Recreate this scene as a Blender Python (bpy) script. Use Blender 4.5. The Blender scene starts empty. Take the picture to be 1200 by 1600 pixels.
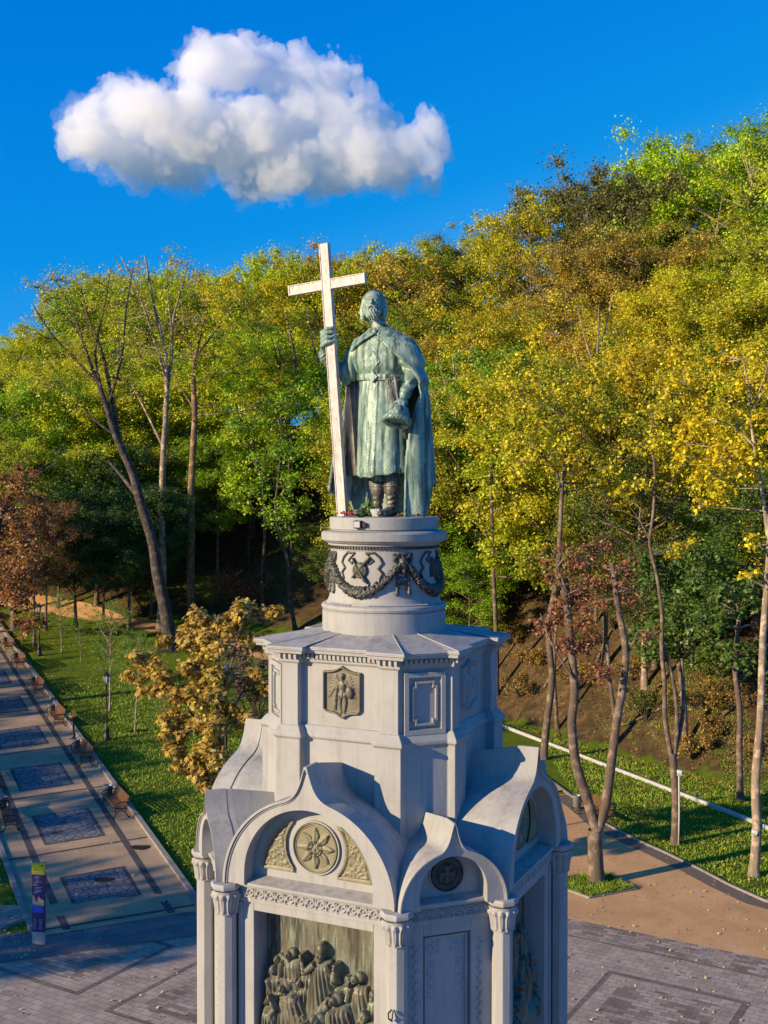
import bpy, math, random, os
import numpy as np
from mathutils import Vector, Matrix
from bpy import data as D
R = math.radians
sc = bpy.context.scene
COL = sc.collection

# ------------------------------------------------------------------ camera, sky, sun, exposure
FPX, HZ, CAMZ, CAMY = 1790.0, 765.0, 17.0, -22.5        # focal length in photo pixels, eye-level row, camera height and place
cam = D.objects.new("camera", D.cameras.new("camera"))
COL.objects.link(cam)
cam.location = (0, CAMY, CAMZ)
cam.rotation_euler = (R(90) - math.atan(35 / FPX), 0, 0)
cam.data.sensor_fit = 'VERTICAL'
cam.data.sensor_height = 36
cam.data.lens = FPX / 1600 * 36
cam.data.clip_end = 5000
sc.camera = cam

SUN_EL, SUN_AZ = 18.0, 208.5           # azimuth: direction of the sun in the xy plane, degrees from +x
sd = Vector((math.cos(R(SUN_AZ)) * math.cos(R(SUN_EL)), math.sin(R(SUN_AZ)) * math.cos(R(SUN_EL)), math.sin(R(SUN_EL))))
sun = D.objects.new("sun", D.lights.new("sun", 'SUN'))
COL.objects.link(sun)
sun.data.energy = 5.0
sun.data.angle = R(0.5)
sun.data.color = (1.0, 0.765, 0.47)
sun.rotation_euler = sd.to_track_quat('Z', 'Y').to_euler()
sun.location = sd * 300

w = D.worlds.new("World")
sc.world = w
w.use_nodes = True
nt = w.node_tree
nt.nodes.clear()
sky = nt.nodes.new('ShaderNodeTexSky')
sky.sky_type = 'NISHITA'
sky.sun_disc = False
sky.sun_elevation = R(SUN_EL)
sky.sun_rotation = R(90 - SUN_AZ)
sky.altitude = 200
sky.air_density = 1.0
sky.dust_density = 0.2
sky.ozone_density = 4.0
hs = nt.nodes.new('ShaderNodeHueSaturation')
hs.inputs["Saturation"].default_value = 0.0
hs.inputs['Hue'].default_value = 0.5
hs.inputs['Value'].default_value = 1.0
# polarised deep blue: the sky texture's brightness keeps its gradient, its colour runs from navy blue to azure
sr = nt.nodes.new('ShaderNodeValToRGB')
el = sr.color_ramp.elements
while len(el) < 4: el.new(.5)
for e_, (p_, c_) in zip(el, ((.10, (0.0, .14, .60)), (.177, (.0, .215, .77)), (.245, (.004, .30, .84)), (.30, (.06, .42, 1.0)))):
    e_.position = p_; e_.color = (*c_, 1)
sk_ = nt.nodes.new('ShaderNodeMath'); sk_.operation = 'MULTIPLY'; sk_.inputs[1].default_value = 0.056
bg = nt.nodes.new('ShaderNodeBackground')
bg.inputs['Strength'].default_value = 0.12
wo = nt.nodes.new('ShaderNodeOutputWorld')
nt.links.new(sky.outputs[0], hs.inputs['Color'])
nt.links.new(hs.outputs[0], sk_.inputs[0])
nt.links.new(sk_.outputs[0], sr.inputs[0])
sv = nt.nodes.new('ShaderNodeVectorMath'); sv.operation = 'SCALE'; sv.inputs['Scale'].default_value = 5.24
nt.links.new(sr.outputs[0], sv.inputs[0]); nt.links.new(sv.outputs[0], bg.inputs['Color'])
nt.links.new(bg.outputs[0], wo.inputs['Surface'])

sc.view_settings.view_transform = 'Standard'
sc.view_settings.look = 'None'
sc.view_settings.exposure = 0.6
sc.view_settings.gamma = 1.0
cy = sc.cycles
cy.max_bounces = 14
cy.diffuse_bounces = 3
cy.glossy_bounces = 2
cy.transmission_bounces = 3
cy.transparent_max_bounces = 6
cy.volume_bounces = 14

# ------------------------------------------------------------------ helpers
rng = np.random.default_rng(7)
random.seed(7)

def link(o, parent=None):
    COL.objects.link(o)
    if parent is not None:
        o.parent = parent
    return o

def tag(o, label=None, cat=None, group=None, kind=None):
    if label: o['label'] = label
    if cat: o['category'] = cat
    if group: o['group'] = group
    if kind: o['kind'] = kind
    return o

def empty(name, loc=(0, 0, 0), rz=0.0):
    o = D.objects.new(name, None)
    o.location = loc
    o.rotation_euler = (0, 0, rz)
    o.empty_display_size = 0.3
    return link(o)

def mesh_np(name, V, F, mat, parent=None, smooth=True, attr=None):
    """V (n,3) floats, F (m,k) ints, all faces with the same number of corners"""
    V = np.asarray(V, np.float32); F = np.asarray(F, np.int32)
    me = D.meshes.new(name)
    me.vertices.add(len(V)); me.vertices.foreach_set('co', V.ravel())
    k = F.shape[1]
    me.loops.add(F.size); me.loops.foreach_set('vertex_index', F.ravel())
    me.polygons.add(len(F)); me.polygons.foreach_set('loop_start', np.arange(0, F.size, k, dtype=np.int32))
    if smooth:
        me.polygons.foreach_set('use_smooth', np.ones(len(F), bool))
    if attr is not None:
        for an, av in attr.items():
            at = me.attributes.new(an, 'FLOAT', 'FACE'); at.data.foreach_set('value', np.asarray(av, np.float32))
    me.update(calc_edges=True)
    me.validate()
    o = D.objects.new(name, me)
    if mat: me.materials.append(mat)
    return link(o, parent)

class MB:
    """collects shapes, then links them as ONE mesh object"""
    def __init__(s): s.V = []; s.F = []
    def add(s, V, F):
        n = len(s.V); s.V += [tuple(v) for v in V]; s.F += [tuple(i + n for i in f) for f in F]
        return s
    def box(s, c, d, rz=0.0, M=None):
        x, y, z = d[0] / 2, d[1] / 2, d[2] / 2
        V = [Vector((a * x, b * y, e * z)) for e in (-1, 1) for a, b in ((-1, -1), (1, -1), (1, 1), (-1, 1))]
        m = Matrix.Translation(c) @ Matrix.Rotation(rz, 4, 'Z')
        if M is not None: m = Matrix.Translation(c) @ M.to_4x4()
        return s.add([m @ v for v in V], [(3, 2, 1, 0), (4, 5, 6, 7), (0, 1, 5, 4), (1, 2, 6, 5), (2, 3, 7, 6), (3, 0, 4, 7)])
    def bx(s, x0, x1, y0, y1, z0, z1):
        return s.box(((x0 + x1) / 2, (y0 + y1) / 2, (z0 + z1) / 2), (abs(x1 - x0), abs(y1 - y0), abs(z1 - z0)))
    def lathe(s, prof, n=48, c=(0, 0), ph=0.0, cap=True):
        V = []; F = []
        for r, z in prof:
            for i in range(n):
                a = ph + 2 * math.pi * i / n
                V.append((c[0] + r * math.cos(a), c[1] + r * math.sin(a), z))
        for j in range(len(prof) - 1):
            for i in range(n):
                k = (i + 1) % n
                F.append((j * n + i, j * n + k, (j + 1) * n + k, (j + 1) * n + i))
        if cap:
            F.append(tuple(range(n - 1, -1, -1))); F.append(tuple(range((len(prof) - 1) * n, len(prof) * n)))
        return s.add(V, F)
    def loft(s, rings, cap=True, close=True):
        n = len(rings[0]); V = [p for r in rings for p in r]; F = []
        for j in range(len(rings) - 1):
            for i in range(n if close else n - 1):
                k = (i + 1) % n
                F.append((j * n + i, j * n + k, (j + 1) * n + k, (j + 1) * n + i))
        if cap:
            F.append(tuple(range(n - 1, -1, -1))); F.append(tuple(range((len(rings) - 1) * n, len(rings) * n)))
        return s.add(V, F)
    def tube(s, pts, rad, n=8, cap=True):
        pts = [Vector(p) for p in pts]
        if not hasattr(rad, '__len__'): rad = [rad] * len(pts)
        rings = []; up = None
        for i, p in enumerate(pts):
            t = (pts[min(i + 1, len(pts) - 1)] - pts[max(i - 1, 0)]).normalized()
            if up is None:
                up = Vector((0, 0, 1)) if abs(t.z) < .9 else Vector((1, 0, 0))
            a = t.cross(up).normalized(); b = a.cross(t).normalized(); up = b
            rings.append([p + (a * math.cos(2 * math.pi * k / n) + b * math.sin(2 * math.pi * k / n)) * rad[i] for k in range(n)])
        return s.loft([[tuple(v) for v in r] for r in rings], cap)
    def build(s, name, mat, parent=None, smooth=False, bevel=0.0, seg=2):
        me = D.meshes.new(name); me.from_pydata(s.V, [], s.F)
        if smooth:
            me.polygons.foreach_set('use_smooth', [True] * len(me.polygons))
        me.materials.append(mat)
        o = link(D.objects.new(name, me), parent)
        if bevel:
            m = o.modifiers.new('edge', 'BEVEL'); m.width = bevel; m.segments = seg; m.limit_method = 'ANGLE'; m.angle_limit = R(32)
        return o

def copy_tree(o, parent=None):
    c = o.copy(); COL.objects.link(c)
    c.parent = parent
    for ch in list(o.children):
        copy_tree(ch, c)
    return c

def sm(x, a, b):
    t = np.clip((x - a) / (b - a), 0, 1); return t * t * (3 - 2 * t)

# --- signed-distance modelling: surface nets
def surface_nets(F, org, h):
    s = F < 0
    c = [s[a:a + s.shape[0] - 1 or None, b:b + s.shape[1] - 1 or None, d:d + s.shape[2] - 1 or None] if False else
         s[a:s.shape[0] - 1 + a, b:s.shape[1] - 1 + b, d:s.shape[2] - 1 + d] for a in (0, 1) for b in (0, 1) for d in (0, 1)]
    anyc = c[0].copy(); allc = c[0].copy()
    for q in c[1:]: anyc |= q; allc &= q
    mix = anyc & ~allc
    I, J, K = np.nonzero(mix)
    idx = -np.ones(mix.shape, np.int64); idx[I, J, K] = np.arange(len(I))
    cv = {}
    for a in (0, 1):
        for b in (0, 1):
            for d in (0, 1): cv[a, b, d] = F[I + a, J + b, K + d]
    acc = np.zeros((len(I), 3)); cnt = np.zeros(len(I))
    for a in cv:
        for ax in range(3):
            if a[ax] == 0:
                b = list(a); b[ax] = 1; b = tuple(b)
                va, vb = cv[a], cv[b]; m = (va < 0) != (vb < 0)
                t = np.where(m, va / np.where(m, va - vb, 1), 0)
                for q in range(3):
                    acc[:, q] += np.where(m, a[q] + (t if q == ax else 0), 0)
                cnt += m
    V = (np.stack([I, J, K], 1) + acc / cnt[:, None]) * h + np.asarray(org)
    Q = []
    for ax in range(3):
        sl0 = [slice(None)] * 3; sl1 = [slice(None)] * 3
        sl0[ax] = slice(0, -1); sl1[ax] = slice(1, None)
        e = s[tuple(sl0)] != s[tuple(sl1)]
        i, j, k = np.nonzero(e)
        p = np.stack([i, j, k], 1)
        u, v = [(1, 2), (2, 0), (0, 1)][ax]
        ok = (p[:, u] > 0) & (p[:, v] > 0) & (p[:, u] < mix.shape[u]) & (p[:, v] < mix.shape[v])
        p = p[ok]
        neg = s[p[:, 0], p[:, 1], p[:, 2]]
        def cell(du, dv):
            q = p.copy(); q[:, u] -= du; q[:, v] -= dv
            return idx[q[:, 0], q[:, 1], q[:, 2]]
        q = np.stack([cell(1, 1), cell(0, 1), cell(0, 0), cell(1, 0)], 1)
        q[~neg] = q[~neg][:, ::-1]
        Q.append(q)
    return V, np.concatenate(Q)

def sdf_obj(name, fn, lo, hi, h, mat, parent=None):
    lo = np.array(lo, float); hi = np.array(hi, float)
    n = np.ceil((hi - lo) / h).astype(int) + 1
    ax = [lo[i] + h * np.arange(n[i]) for i in range(3)]
    X, Y, Z = np.meshgrid(*ax, indexing='ij')
    X = X.astype(np.float32); Y = Y.astype(np.float32); Z = Z.astype(np.float32)
    F = fn(X, Y, Z).astype(np.float32)
    F[0] = F[-1] = 1; F[:, 0] = F[:, -1] = 1; F[:, :, 0] = F[:, :, -1] = 1
    V, Q = surface_nets(F, lo, h)
    Q = Q[(Q >= 0).all(1)]
    return mesh_np(name, V, Q, mat, parent)

def smin(a, b, k):
    hh = np.clip(.5 + .5 * (b - a) / k, 0, 1)
    return b * (1 - hh) + a * hh - k * hh * (1 - hh)
def smax(a, b, k): return -smin(-a, -b, k)
def cone(X, Y, Z, p, q, r0, r1):
    p = np.array(p, float); q = np.array(q, float); d = q - p; L2 = d @ d
    t = np.clip(((X - p[0]) * d[0] + (Y - p[1]) * d[1] + (Z - p[2]) * d[2]) / L2, 0, 1)
    return np.sqrt((X - p[0] - t * d[0])**2 + (Y - p[1] - t * d[1])**2 + (Z - p[2] - t * d[2])**2) - (r0 + (r1 - r0) * t)
def ell(X, Y, Z, c, r):
    q = np.sqrt(((X - c[0]) / r[0])**2 + ((Y - c[1]) / r[1])**2 + ((Z - c[2]) / r[2])**2)
    return (q - 1) * min(r)
def wob(X, Y, Z, f, s=0.0):
    return (np.sin(X * f + 1.3 + s) * np.sin(Y * f * 1.13 + 2.1 + s * 2) * np.sin(Z * f * .93 + .7) +
            .5 * np.sin(X * f * 2.1 + s) * np.sin(Y * f * 1.9 + .4) * np.sin(Z * f * 2.3 + 1.9 + s))

# --- height fields
def grid(w0, w1, h0, h1, st):
    nu = max(2, int(round((w1 - w0) / st)) + 1); nv = max(2, int(round((h1 - h0) / st)) + 1)
    return np.meshgrid(np.linspace(w0, w1, nu), np.linspace(h0, h1, nv), indexing='ij')
def hcap(U, V, p, q, r0, r1=None, base=0.0, k=1.0):
    r1 = r0 if r1 is None else r1
    dx, dy = q[0] - p[0], q[1] - p[1]; L2 = dx * dx + dy * dy + 1e-9
    t = np.clip(((U - p[0]) * dx + (V - p[1]) * dy) / L2, 0, 1)
    d2 = (U - p[0] - t * dx)**2 + (V - p[1] - t * dy)**2; r = r0 + (r1 - r0) * t
    return np.where(d2 < r * r, base + k * np.sqrt(np.maximum(r * r - d2, 0)), -1)
def hell(U, V, c, rx, ry, hgt, rot=0.0, base=0.0):
    a = (U - c[0]) * math.cos(rot) + (V - c[1]) * math.sin(rot); b = -(U - c[0]) * math.sin(rot) + (V - c[1]) * math.cos(rot)
    q = (a / rx)**2 + (b / ry)**2
    return np.where(q < 1, base + hgt * np.sqrt(np.maximum(1 - q, 0)), -1)
def hline(U, V, pts, r, base=0.0, k=1.0):
    H = np.full_like(U, -1.0)
    for a, b in zip(pts[:-1], pts[1:]): H = np.maximum(H, hcap(U, V, a, b, r, r, base, k))
    return H
def hf_obj(name, U, V, H, place, mat, parent=None, mask=None, smooth=True):
    """place(u, v, h) -> x, y, z arrays"""
    P = np.stack(place(U, V, H), -1); nu, nv = U.shape
    idx = np.arange(nu * nv).reshape(nu, nv)
    Q = np.stack([idx[:-1, :-1], idx[1:, :-1], idx[1:, 1:], idx[:-1, 1:]], -1)
    if mask is not None:
        m = mask[:-1, :-1] | mask[1:, :-1] | mask[1:, 1:] | mask[:-1, 1:]
        Q = Q[m]
    Q = Q.reshape(-1, 4)
    used = np.unique(Q); re = -np.ones(nu * nv, int); re[used] = np.arange(len(used))
    return mesh_np(name, P.reshape(-1, 3)[used], re[Q], mat, parent, smooth)

# ------------------------------------------------------------------ materials
def newmat(name):
    m = D.materials.new(name); m.use_nodes = True
    t = m.node_tree; b = t.nodes['Principled BSDF']
    return m, t, b
def N(t, kind, **kw):
    n = t.nodes.new(kind)
    for k, v in kw.items():
        if k in n.inputs: n.inputs[k].default_value = v
        else: setattr(n, k, v)
    return n
def noise(t, scale, detail=4, rough=.6, vec=None, dist=0.0):
    n = N(t, 'ShaderNodeTexNoise', Scale=scale, Detail=detail, Roughness=rough, Distortion=dist)
    if vec is not None: t.links.new(vec, n.inputs['Vector'])
    return n.outputs['Fac']
def coord(t, which='Object', scale=None):
    c = N(t, 'ShaderNodeTexCoord').outputs[which]
    if scale is not None:
        m = N(t, 'ShaderNodeMapping'); m.inputs['Scale'].default_value = scale
        t.links.new(c, m.inputs['Vector']); return m.outputs[0]
    return c
def geo(t, scale=None, rot=None):
    c = N(t, 'ShaderNodeNewGeometry').outputs['Position']
    if scale is not None or rot is not None:
        m = N(t, 'ShaderNodeMapping')
        if scale is not None: m.inputs['Scale'].default_value = scale
        if rot is not None: m.inputs['Rotation'].default_value = rot
        t.links.new(c, m.inputs['Vector']); return m.outputs[0]
    return c
def ramp(t, fac, stops, interp='LINEAR'):
    r = N(t, 'ShaderNodeValToRGB'); r.color_ramp.interpolation = interp
    e = r.color_ramp.elements
    while len(e) < len(stops): e.new(0.5)
    for q, (p, c) in zip(e, stops):
        q.position = p; q.color = (*c, 1) if len(c) == 3 else c
    t.links.new(fac, r.inputs[0]); return r.outputs[0]
def mixc(t, fac, a, b, mode='MIX'):
    m = N(t, 'ShaderNodeMix', data_type='RGBA', blend_type=mode)
    for s, v in ((0, fac), (6, a), (7, b)):
        if isinstance(v, (int, float)): m.inputs[s].default_value = v
        elif isinstance(v, tuple): m.inputs[s].default_value = (*v, 1) if len(v) == 3 else v
        else: t.links.new(v, m.inputs[s])
    return m.outputs[2]
def math_(t, op, a, b=0.0, c=None):
    m = N(t, 'ShaderNodeMath', operation=op)
    for i, v in enumerate((a, b) if c is None else (a, b, c)):
        if isinstance(v, (int, float)): m.inputs[i].default_value = v
        else: t.links.new(v, m.inputs[i])
    return m.outputs[0]
def bump(t, b, hgt, strength=.3, dist=.02):
    n = N(t, 'ShaderNodeBump', Strength=strength, Distance=dist)
    t.links.new(hgt, n.inputs['Height']); t.links.new(n.outputs[0], b.inputs['Normal'])

def m_white():
    m, t, b = newmat('painted_stone')
    g = geo(t)
    base = ramp(t, noise(t, 1.3, 6, .6, g), [(.3, (.37, .375, .37)), (.5, (.435, .44, .44)), (.75, (.465, .475, .475))])
    st = noise(t, 1.0, 6, .65, geo(t, (7, 7, .55)))
    base = mixc(t, ramp(t, st, [(.50, (0, 0, 0)), (.72, (.5, .5, .5))]), base, (.27, .24, .20))
    sp = noise(t, 26, 3, .7, g)
    base = mixc(t, ramp(t, sp, [(.70, (0, 0, 0)), (.76, (.8, .8, .8))]), base, (.14, .13, .12))
    # grime that has settled on ledges: upward-facing stone
    nz = N(t, 'ShaderNodeSeparateXYZ'); t.links.new(N(t, 'ShaderNodeNewGeometry').outputs['True Normal'], nz.inputs[0])
    up = ramp(t, nz.outputs[2], [(.5, (0, 0, 0)), (.95, (1, 1, 1))])
    gr = ramp(t, noise(t, 5, 7, .75, g), [(.45, (0, 0, 0)), (.72, (.8, .8, .8))])
    base = mixc(t, mixc(t, 1.0, up, gr, 'MULTIPLY'), base, (.21, .19, .17))
    # hairline cracks
    v = N(t, 'ShaderNodeTexVoronoi', feature='DISTANCE_TO_EDGE', Scale=.9); t.links.new(mixc(t, .06, g, N(t, 'ShaderNodeTexNoise', Scale=3.0).outputs['Color'], 'ADD'), v.inputs['Vector'])
    ck = ramp(t, v.outputs['Distance'], [(.0, (.35, .35, .35)), (.004, (0, 0, 0))])
    ckm = ramp(t, noise(t, .8, 2, .5, g), [(.5, (0, 0, 0)), (.6, (1, 1, 1))])
    base = mixc(t, mixc(t, 1.0, ck, ckm, 'MULTIPLY'), base, (.2, .18, .16))
    t.links.new(base, b.inputs['Base Color'])
    b.inputs['Roughness'].default_value = .75
    bump(t, b, noise(t, 18, 6, .65, g), .22, .02)
    return m
WHITE = m_white()

def m_bronze(name, c0, c1, c2, rough=.55, met=.25, sc_=3.0, streak=True):
    m, t, b = newmat(name)
    g = coord(t)
    base = ramp(t, noise(t, sc_, 6, .65, g, .6), [(.3, c0), (.5, c1), (.72, c2)])
    if streak:
        st = noise(t, 1.0, 5, .6, coord(t, 'Object', (9, 9, .9)))
        base = mixc(t, ramp(t, st, [(.48, (0, 0, 0)), (.60, (.9, .9, .9))]), base, tuple(x * .42 for x in c0))
        st2 = noise(t, 1.0, 5, .6, coord(t, 'Object', (12, 12, 1.4)))
        base = mixc(t, ramp(t, st2, [(.56, (0, 0, 0)), (.68, (.8, .8, .8))]), base, tuple(min(1, x * 1.4) for x in c2))
    t.links.new(base, b.inputs['Base Color'])
    b.inputs['Metallic'].default_value = met
    b.inputs['Roughness'].default_value = rough
    bump(t, b, noise(t, 30, 5, .7, g), .3, .012)
    return m
PATINA = m_bronze('green_patina_bronze', (.12, .21, .175), (.23, .35, .285), (.37, .46, .38), .5, .15)
PATINA_FACE_LIT = m_bronze('lit_face_bronze', (.22, .31, .26), (.34, .44, .37), (.46, .54, .46), .5, .1, 4.0, False)  # lighter copy of the patina: sunlight on face and beard put into the colour
PATINA_BROWN = m_bronze('brown_bronze', (.09, .085, .085), (.17, .16, .15), (.25, .25, .22), .5, .2)
BRONZE_DARK = m_bronze('dark_bronze', (.05, .05, .045), (.085, .085, .075), (.13, .13, .11), .5, .3, 6, False)
BRONZE_OLIVE = m_bronze('olive_bronze', (.19, .175, .115), (.26, .24, .155), (.33, .31, .20), .55, .1, 5, False)
BRONZE_TAN = m_bronze('tan_bronze', (.13, .115, .085), (.19, .17, .125), (.24, .22, .165), .5, .15, 2.5, False)
BRONZE_PANEL = m_bronze('relief_bronze', (.12, .115, .085), (.19, .18, .13), (.21, .27, .20), .5, .15, 1.2, True)

def m_plain(name, c, rough=.6, met=0.0, var=.25, sc_=8.0, bs=.15):
    m, t, b = newmat(name)
    g = coord(t)
    k = noise(t, sc_, 5, .6, g)
    base = ramp(t, k, [(.3, tuple(x * (1 - var) for x in c)), (.7, tuple(min(1, x * (1 + var)) for x in c))])
    t.links.new(base, b.inputs['Base Color'])
    b.inputs['Roughness'].default_value = rough; b.inputs['Metallic'].default_value = met
    if bs: bump(t, b, k, bs, .01)
    return m
IRON = m_plain('cast_iron', (.035, .032, .03), .45, .4)
WOOD = m_plain('bench_wood', (.20, .085, .035), .5, 0, .35, 14)
CONCRETE = m_plain('kerb_concrete', (.30, .28, .25), .85, 0, .25, 5)
PIPE = m_plain('pale_concrete', (.55, .56, .55), .7, 0, .15, 3)
GLASS = m_plain('lamp_glass', (.55, .58, .6), .25, 0, .05)
BLACK = m_plain('black_plastic', (.02, .02, .025), .4)
# ------------------------------------------------------------------ the pedestal (local frame: its front looks along -y, whole thing turned)
TH = R(-25.3)
ped = empty('monument_pedestal', (0.0, 0, 0), TH)
tag(ped, 'tall white octagonal monument pedestal with keel-arched gables, bronze reliefs and a garlanded round drum', 'pedestal')
A0, B0 = 3.08, 3.37
WH = B0 * 2**.5 - A0
def turn(o, k, deg=90.0):
    o.rotation_euler = (0, 0, R(deg) * k); return o
def ring_of(o, n=4, deg=90.0, start=0.0):
    """n copies of a part (and its sub-parts) turned about the axis"""
    outl = [o]; o.rotation_euler = (0, 0, R(start))
    for k in range(1, n):
        c = copy_tree(o, ped); c.rotation_euler = (0, 0, R(start + deg * k)); outl.append(c)
    return outl
def octa(a, b, z):
    wh = b * 2**.5 - a
    return [(-wh, -a, z), (wh, -a, z), (a, -wh, z), (a, wh, z), (wh, a, z), (-wh, a, z), (-a, wh, z), (-a, -wh, z)]

# core and stepped base
m = MB(); m.loft([octa(2.50, 2.82, 1.4), octa(2.50, 2.82, 9.9), octa(2.50, 2.82, 10.2)])
m.build('core_wall', WHITE, ped)
m = MB(); zz = [(0, 5.2), (.28, 5.2), (.28, 4.8), (.56, 4.8), (.56, 4.4), (.84, 4.4), (.84, 3.9), (1.3, 3.9), (1.42, 3.75), (3.4, 3.7), (3.5, 3.8), (3.62, 3.8), (3.75, 3.5), (4.0, 3.5)]
m.loft([octa(r, r * 1.09, z) for z, r in zz]); m.build('stepped_base', WHITE, ped, bevel=.02)

# wide bay: moulded frame round a deep-set relief
def bay_wide():
    m = MB(); f = -2.93
    m.bx(-1.5, -1.19, f, -2.45, 4.0, 9.62); m.bx(1.19, 1.5, f, -2.45, 4.0, 9.62)
    m.bx(-1.19, 1.19, f, -2.45, 9.47, 9.62); m.bx(-1.19, 1.19, f, -2.45, 4.0, 4.9)
    # raised outer fillet of the frame
    m.bx(-1.5, -1.42, f - .035, f + .01, 4.0, 9.60); m.bx(1.42, 1.5, f - .035, f + .01, 4.0, 9.60)
    # frieze backing, mouldings above it, sloped sill
    m.bx(-1.52, 1.52, -2.97, -2.5, 9.62, 9.70)
    m.bx(-1.52, 1.52, -2.95, -2.5, 9.70, 9.905)
    V = []; prof = [(-2.5, 9.905), (-3.03, 9.905), (-3.03, 9.93), (-3.08, 9.945), (-3.08, 10.0), (-2.72, 10.09), (-2.5, 10.09)]
    m.loft([[(s, y, z) for y, z in prof] for s in (-1.55, 1.55)])
    return m.build('bay_frame', WHITE, ped, bevel=.012)
ring_of(bay_wide())

def bay_narrow():
    m = MB(); f = -3.22
    m.bx(-.84, -.44, f, -2.8, 4.0, 9.62); m.bx(.44, .84, f, -2.8, 4.0, 9.62)
    m.bx(-.44, .44, f, -2.8, 9.40, 9.62); m.bx(-.44, .44, f, -2.8, 4.0, 5.0)
    m.bx(-.44, .44, f + .10, -2.8, 5.0, 9.40)
    m.bx(-.40, -.36, f + .05, f + .105, 5.0, 9.36); m.bx(.36, .40, f + .05, f + .105, 5.0, 9.36); m.bx(-.36, .36, f + .05, f + .105, 9.32, 9.36)
    m.bx(-.86, .86, f - .04, -2.8, 9.62, 9.70); m.bx(-.86, .86, f - .02, -2.8, 9.70, 9.905)
    prof = [(-2.8, 9.905), (f - .10, 9.905), (f - .10, 9.93), (f - .15, 9.945), (f - .15, 10.0), (-3.02, 10.09), (-2.8, 10.09)]
    m.loft([[(s, y, z) for y, z in prof] for s in (-.88, .88)])
    return m.build('bay_frame', WHITE, ped, bevel=.012)
ring_of(bay_narrow(), start=45)

# vine reliefs: scrolls grown from a few spirals
def scroll(U, V, c, r, turns, r0, a0=0.0, sgn=1, base=0.0):
    H = np.full_like(U, -1.0); pts = []
    n = int(14 * turns)
    for i in range(n + 1):
        t = i / n; a = a0 + sgn * 2 * math.pi * turns * t; rr = r * (1 - .82 * t)
        pts.append((c[0] + rr * math.cos(a), c[1] + rr * math.sin(a)))
    H = np.maximum(H, hline(U, V, pts, r0, base))
    for i in range(0, n, 3):
        a = a0 + sgn * 2 * math.pi * turns * i / n + .5 * sgn; p = pts[i]
        H = np.maximum(H, hell(U, V, (p[0] + r0 * 1.8 * math.cos(a), p[1] + r0 * 1.8 * math.sin(a)), r0 * 2.1, r0 * 1.1, r0 * 1.1, a))
    return np.maximum(H, hell(U, V, c, r0 * 1.6, r0 * 1.6, r0 * 1.6))

# frieze of palmettes
def frieze(s0, f, z0, z1):
    U, V = grid(-s0, s0, z0, z1, .0115)
    H = np.zeros_like(U); per = .205; hh = z1 - z0
    q = (U / per - np.floor(U / per + .5)) * per; zc = V - (z0 + z1) / 2
    rr = np.sqrt(q**2 + zc**2)
    H = np.maximum(H, .05 * np.exp(-((rr - .062) / .016)**2))
    H = np.maximum(H, .055 * np.exp(-(rr / .026)**2))
    q2 = ((U / per + .5) - np.floor(U / per + 1.0)) * per
    for a in (-1, 0, 1):
        H = np.maximum(H, .05 * np.exp(-(((q2 - a * (zc + .07) * .35) / .013)**2)) * (np.abs(q2) < .055))
    H = np.maximum(H, .045 * np.exp(-((np.abs(zc) - hh / 2 + .008) / .010)**2))
    o = hf_obj('palmette_frieze', U, V, H, lambda u, v, h: (u, f - h, v), WHITE, ped)
    return o
ring_of(frieze(1.50, -2.952, 9.705, 9.90))
ring_of(frieze(.84, -3.242, 9.705, 9.90), start=45)

# corner ornament of the narrow bays and a vine strip down each pilaster strip
def narrow_ornament(sgn_):
    U, V = grid(-.35, .35, 8.2, 9.31, .013); H = np.zeros_like(U) - .004
    for sg in (sgn_,):
        H = np.maximum(H, scroll(U * sg, V, (.22, 9.14), .12, 1.3, .018, 2.2))
        H = np.maximum(H, scroll(U * sg, V, (.27, 8.86), .075, 1.2, .014, .6, -1))
        for k in range(6):
            H = np.maximum(H, hell(U * sg, V, (.29 + .02 * (-1)**k, 8.70 - .08 * k), .038 - .003 * k, .018, .02, .8 * (-1)**k))
    return hf_obj('corner_ornament', U, V, H, lambda u, v, h: (u, -3.122 - h, v), WHITE, ped, mask=H > -.001)
ring_of(narrow_ornament(1), start=45); ring_of(narrow_ornament(-1), start=45)
def vine():
    U, V = grid(-.06, .06, 7.0, 9.3, .012); H = np.zeros_like(U) - .004
    for k in range(26):
        z = 7.05 + k * .088; s_ = (-1)**k
        H = np.maximum(H, hell(U, V, (.022 * s_, z), .04, .018, .028, .9 * s_))
    H = np.maximum(H, hline(U, V, [(.012 * math.sin(z * 14), z) for z in np.linspace(7.02, 9.28, 60)], .01))
    return hf_obj('vine_ornament', U, V, H, lambda u, v, h: (u - .60, -3.222 - h, v), WHITE, ped, mask=H > -.001)
v1 = ring_of(vine(), start=45)
v2 = vine(); v2.data.transform(Matrix.Translation((1.2, 0, 0))); ring_of(v2, start=45)

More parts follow.
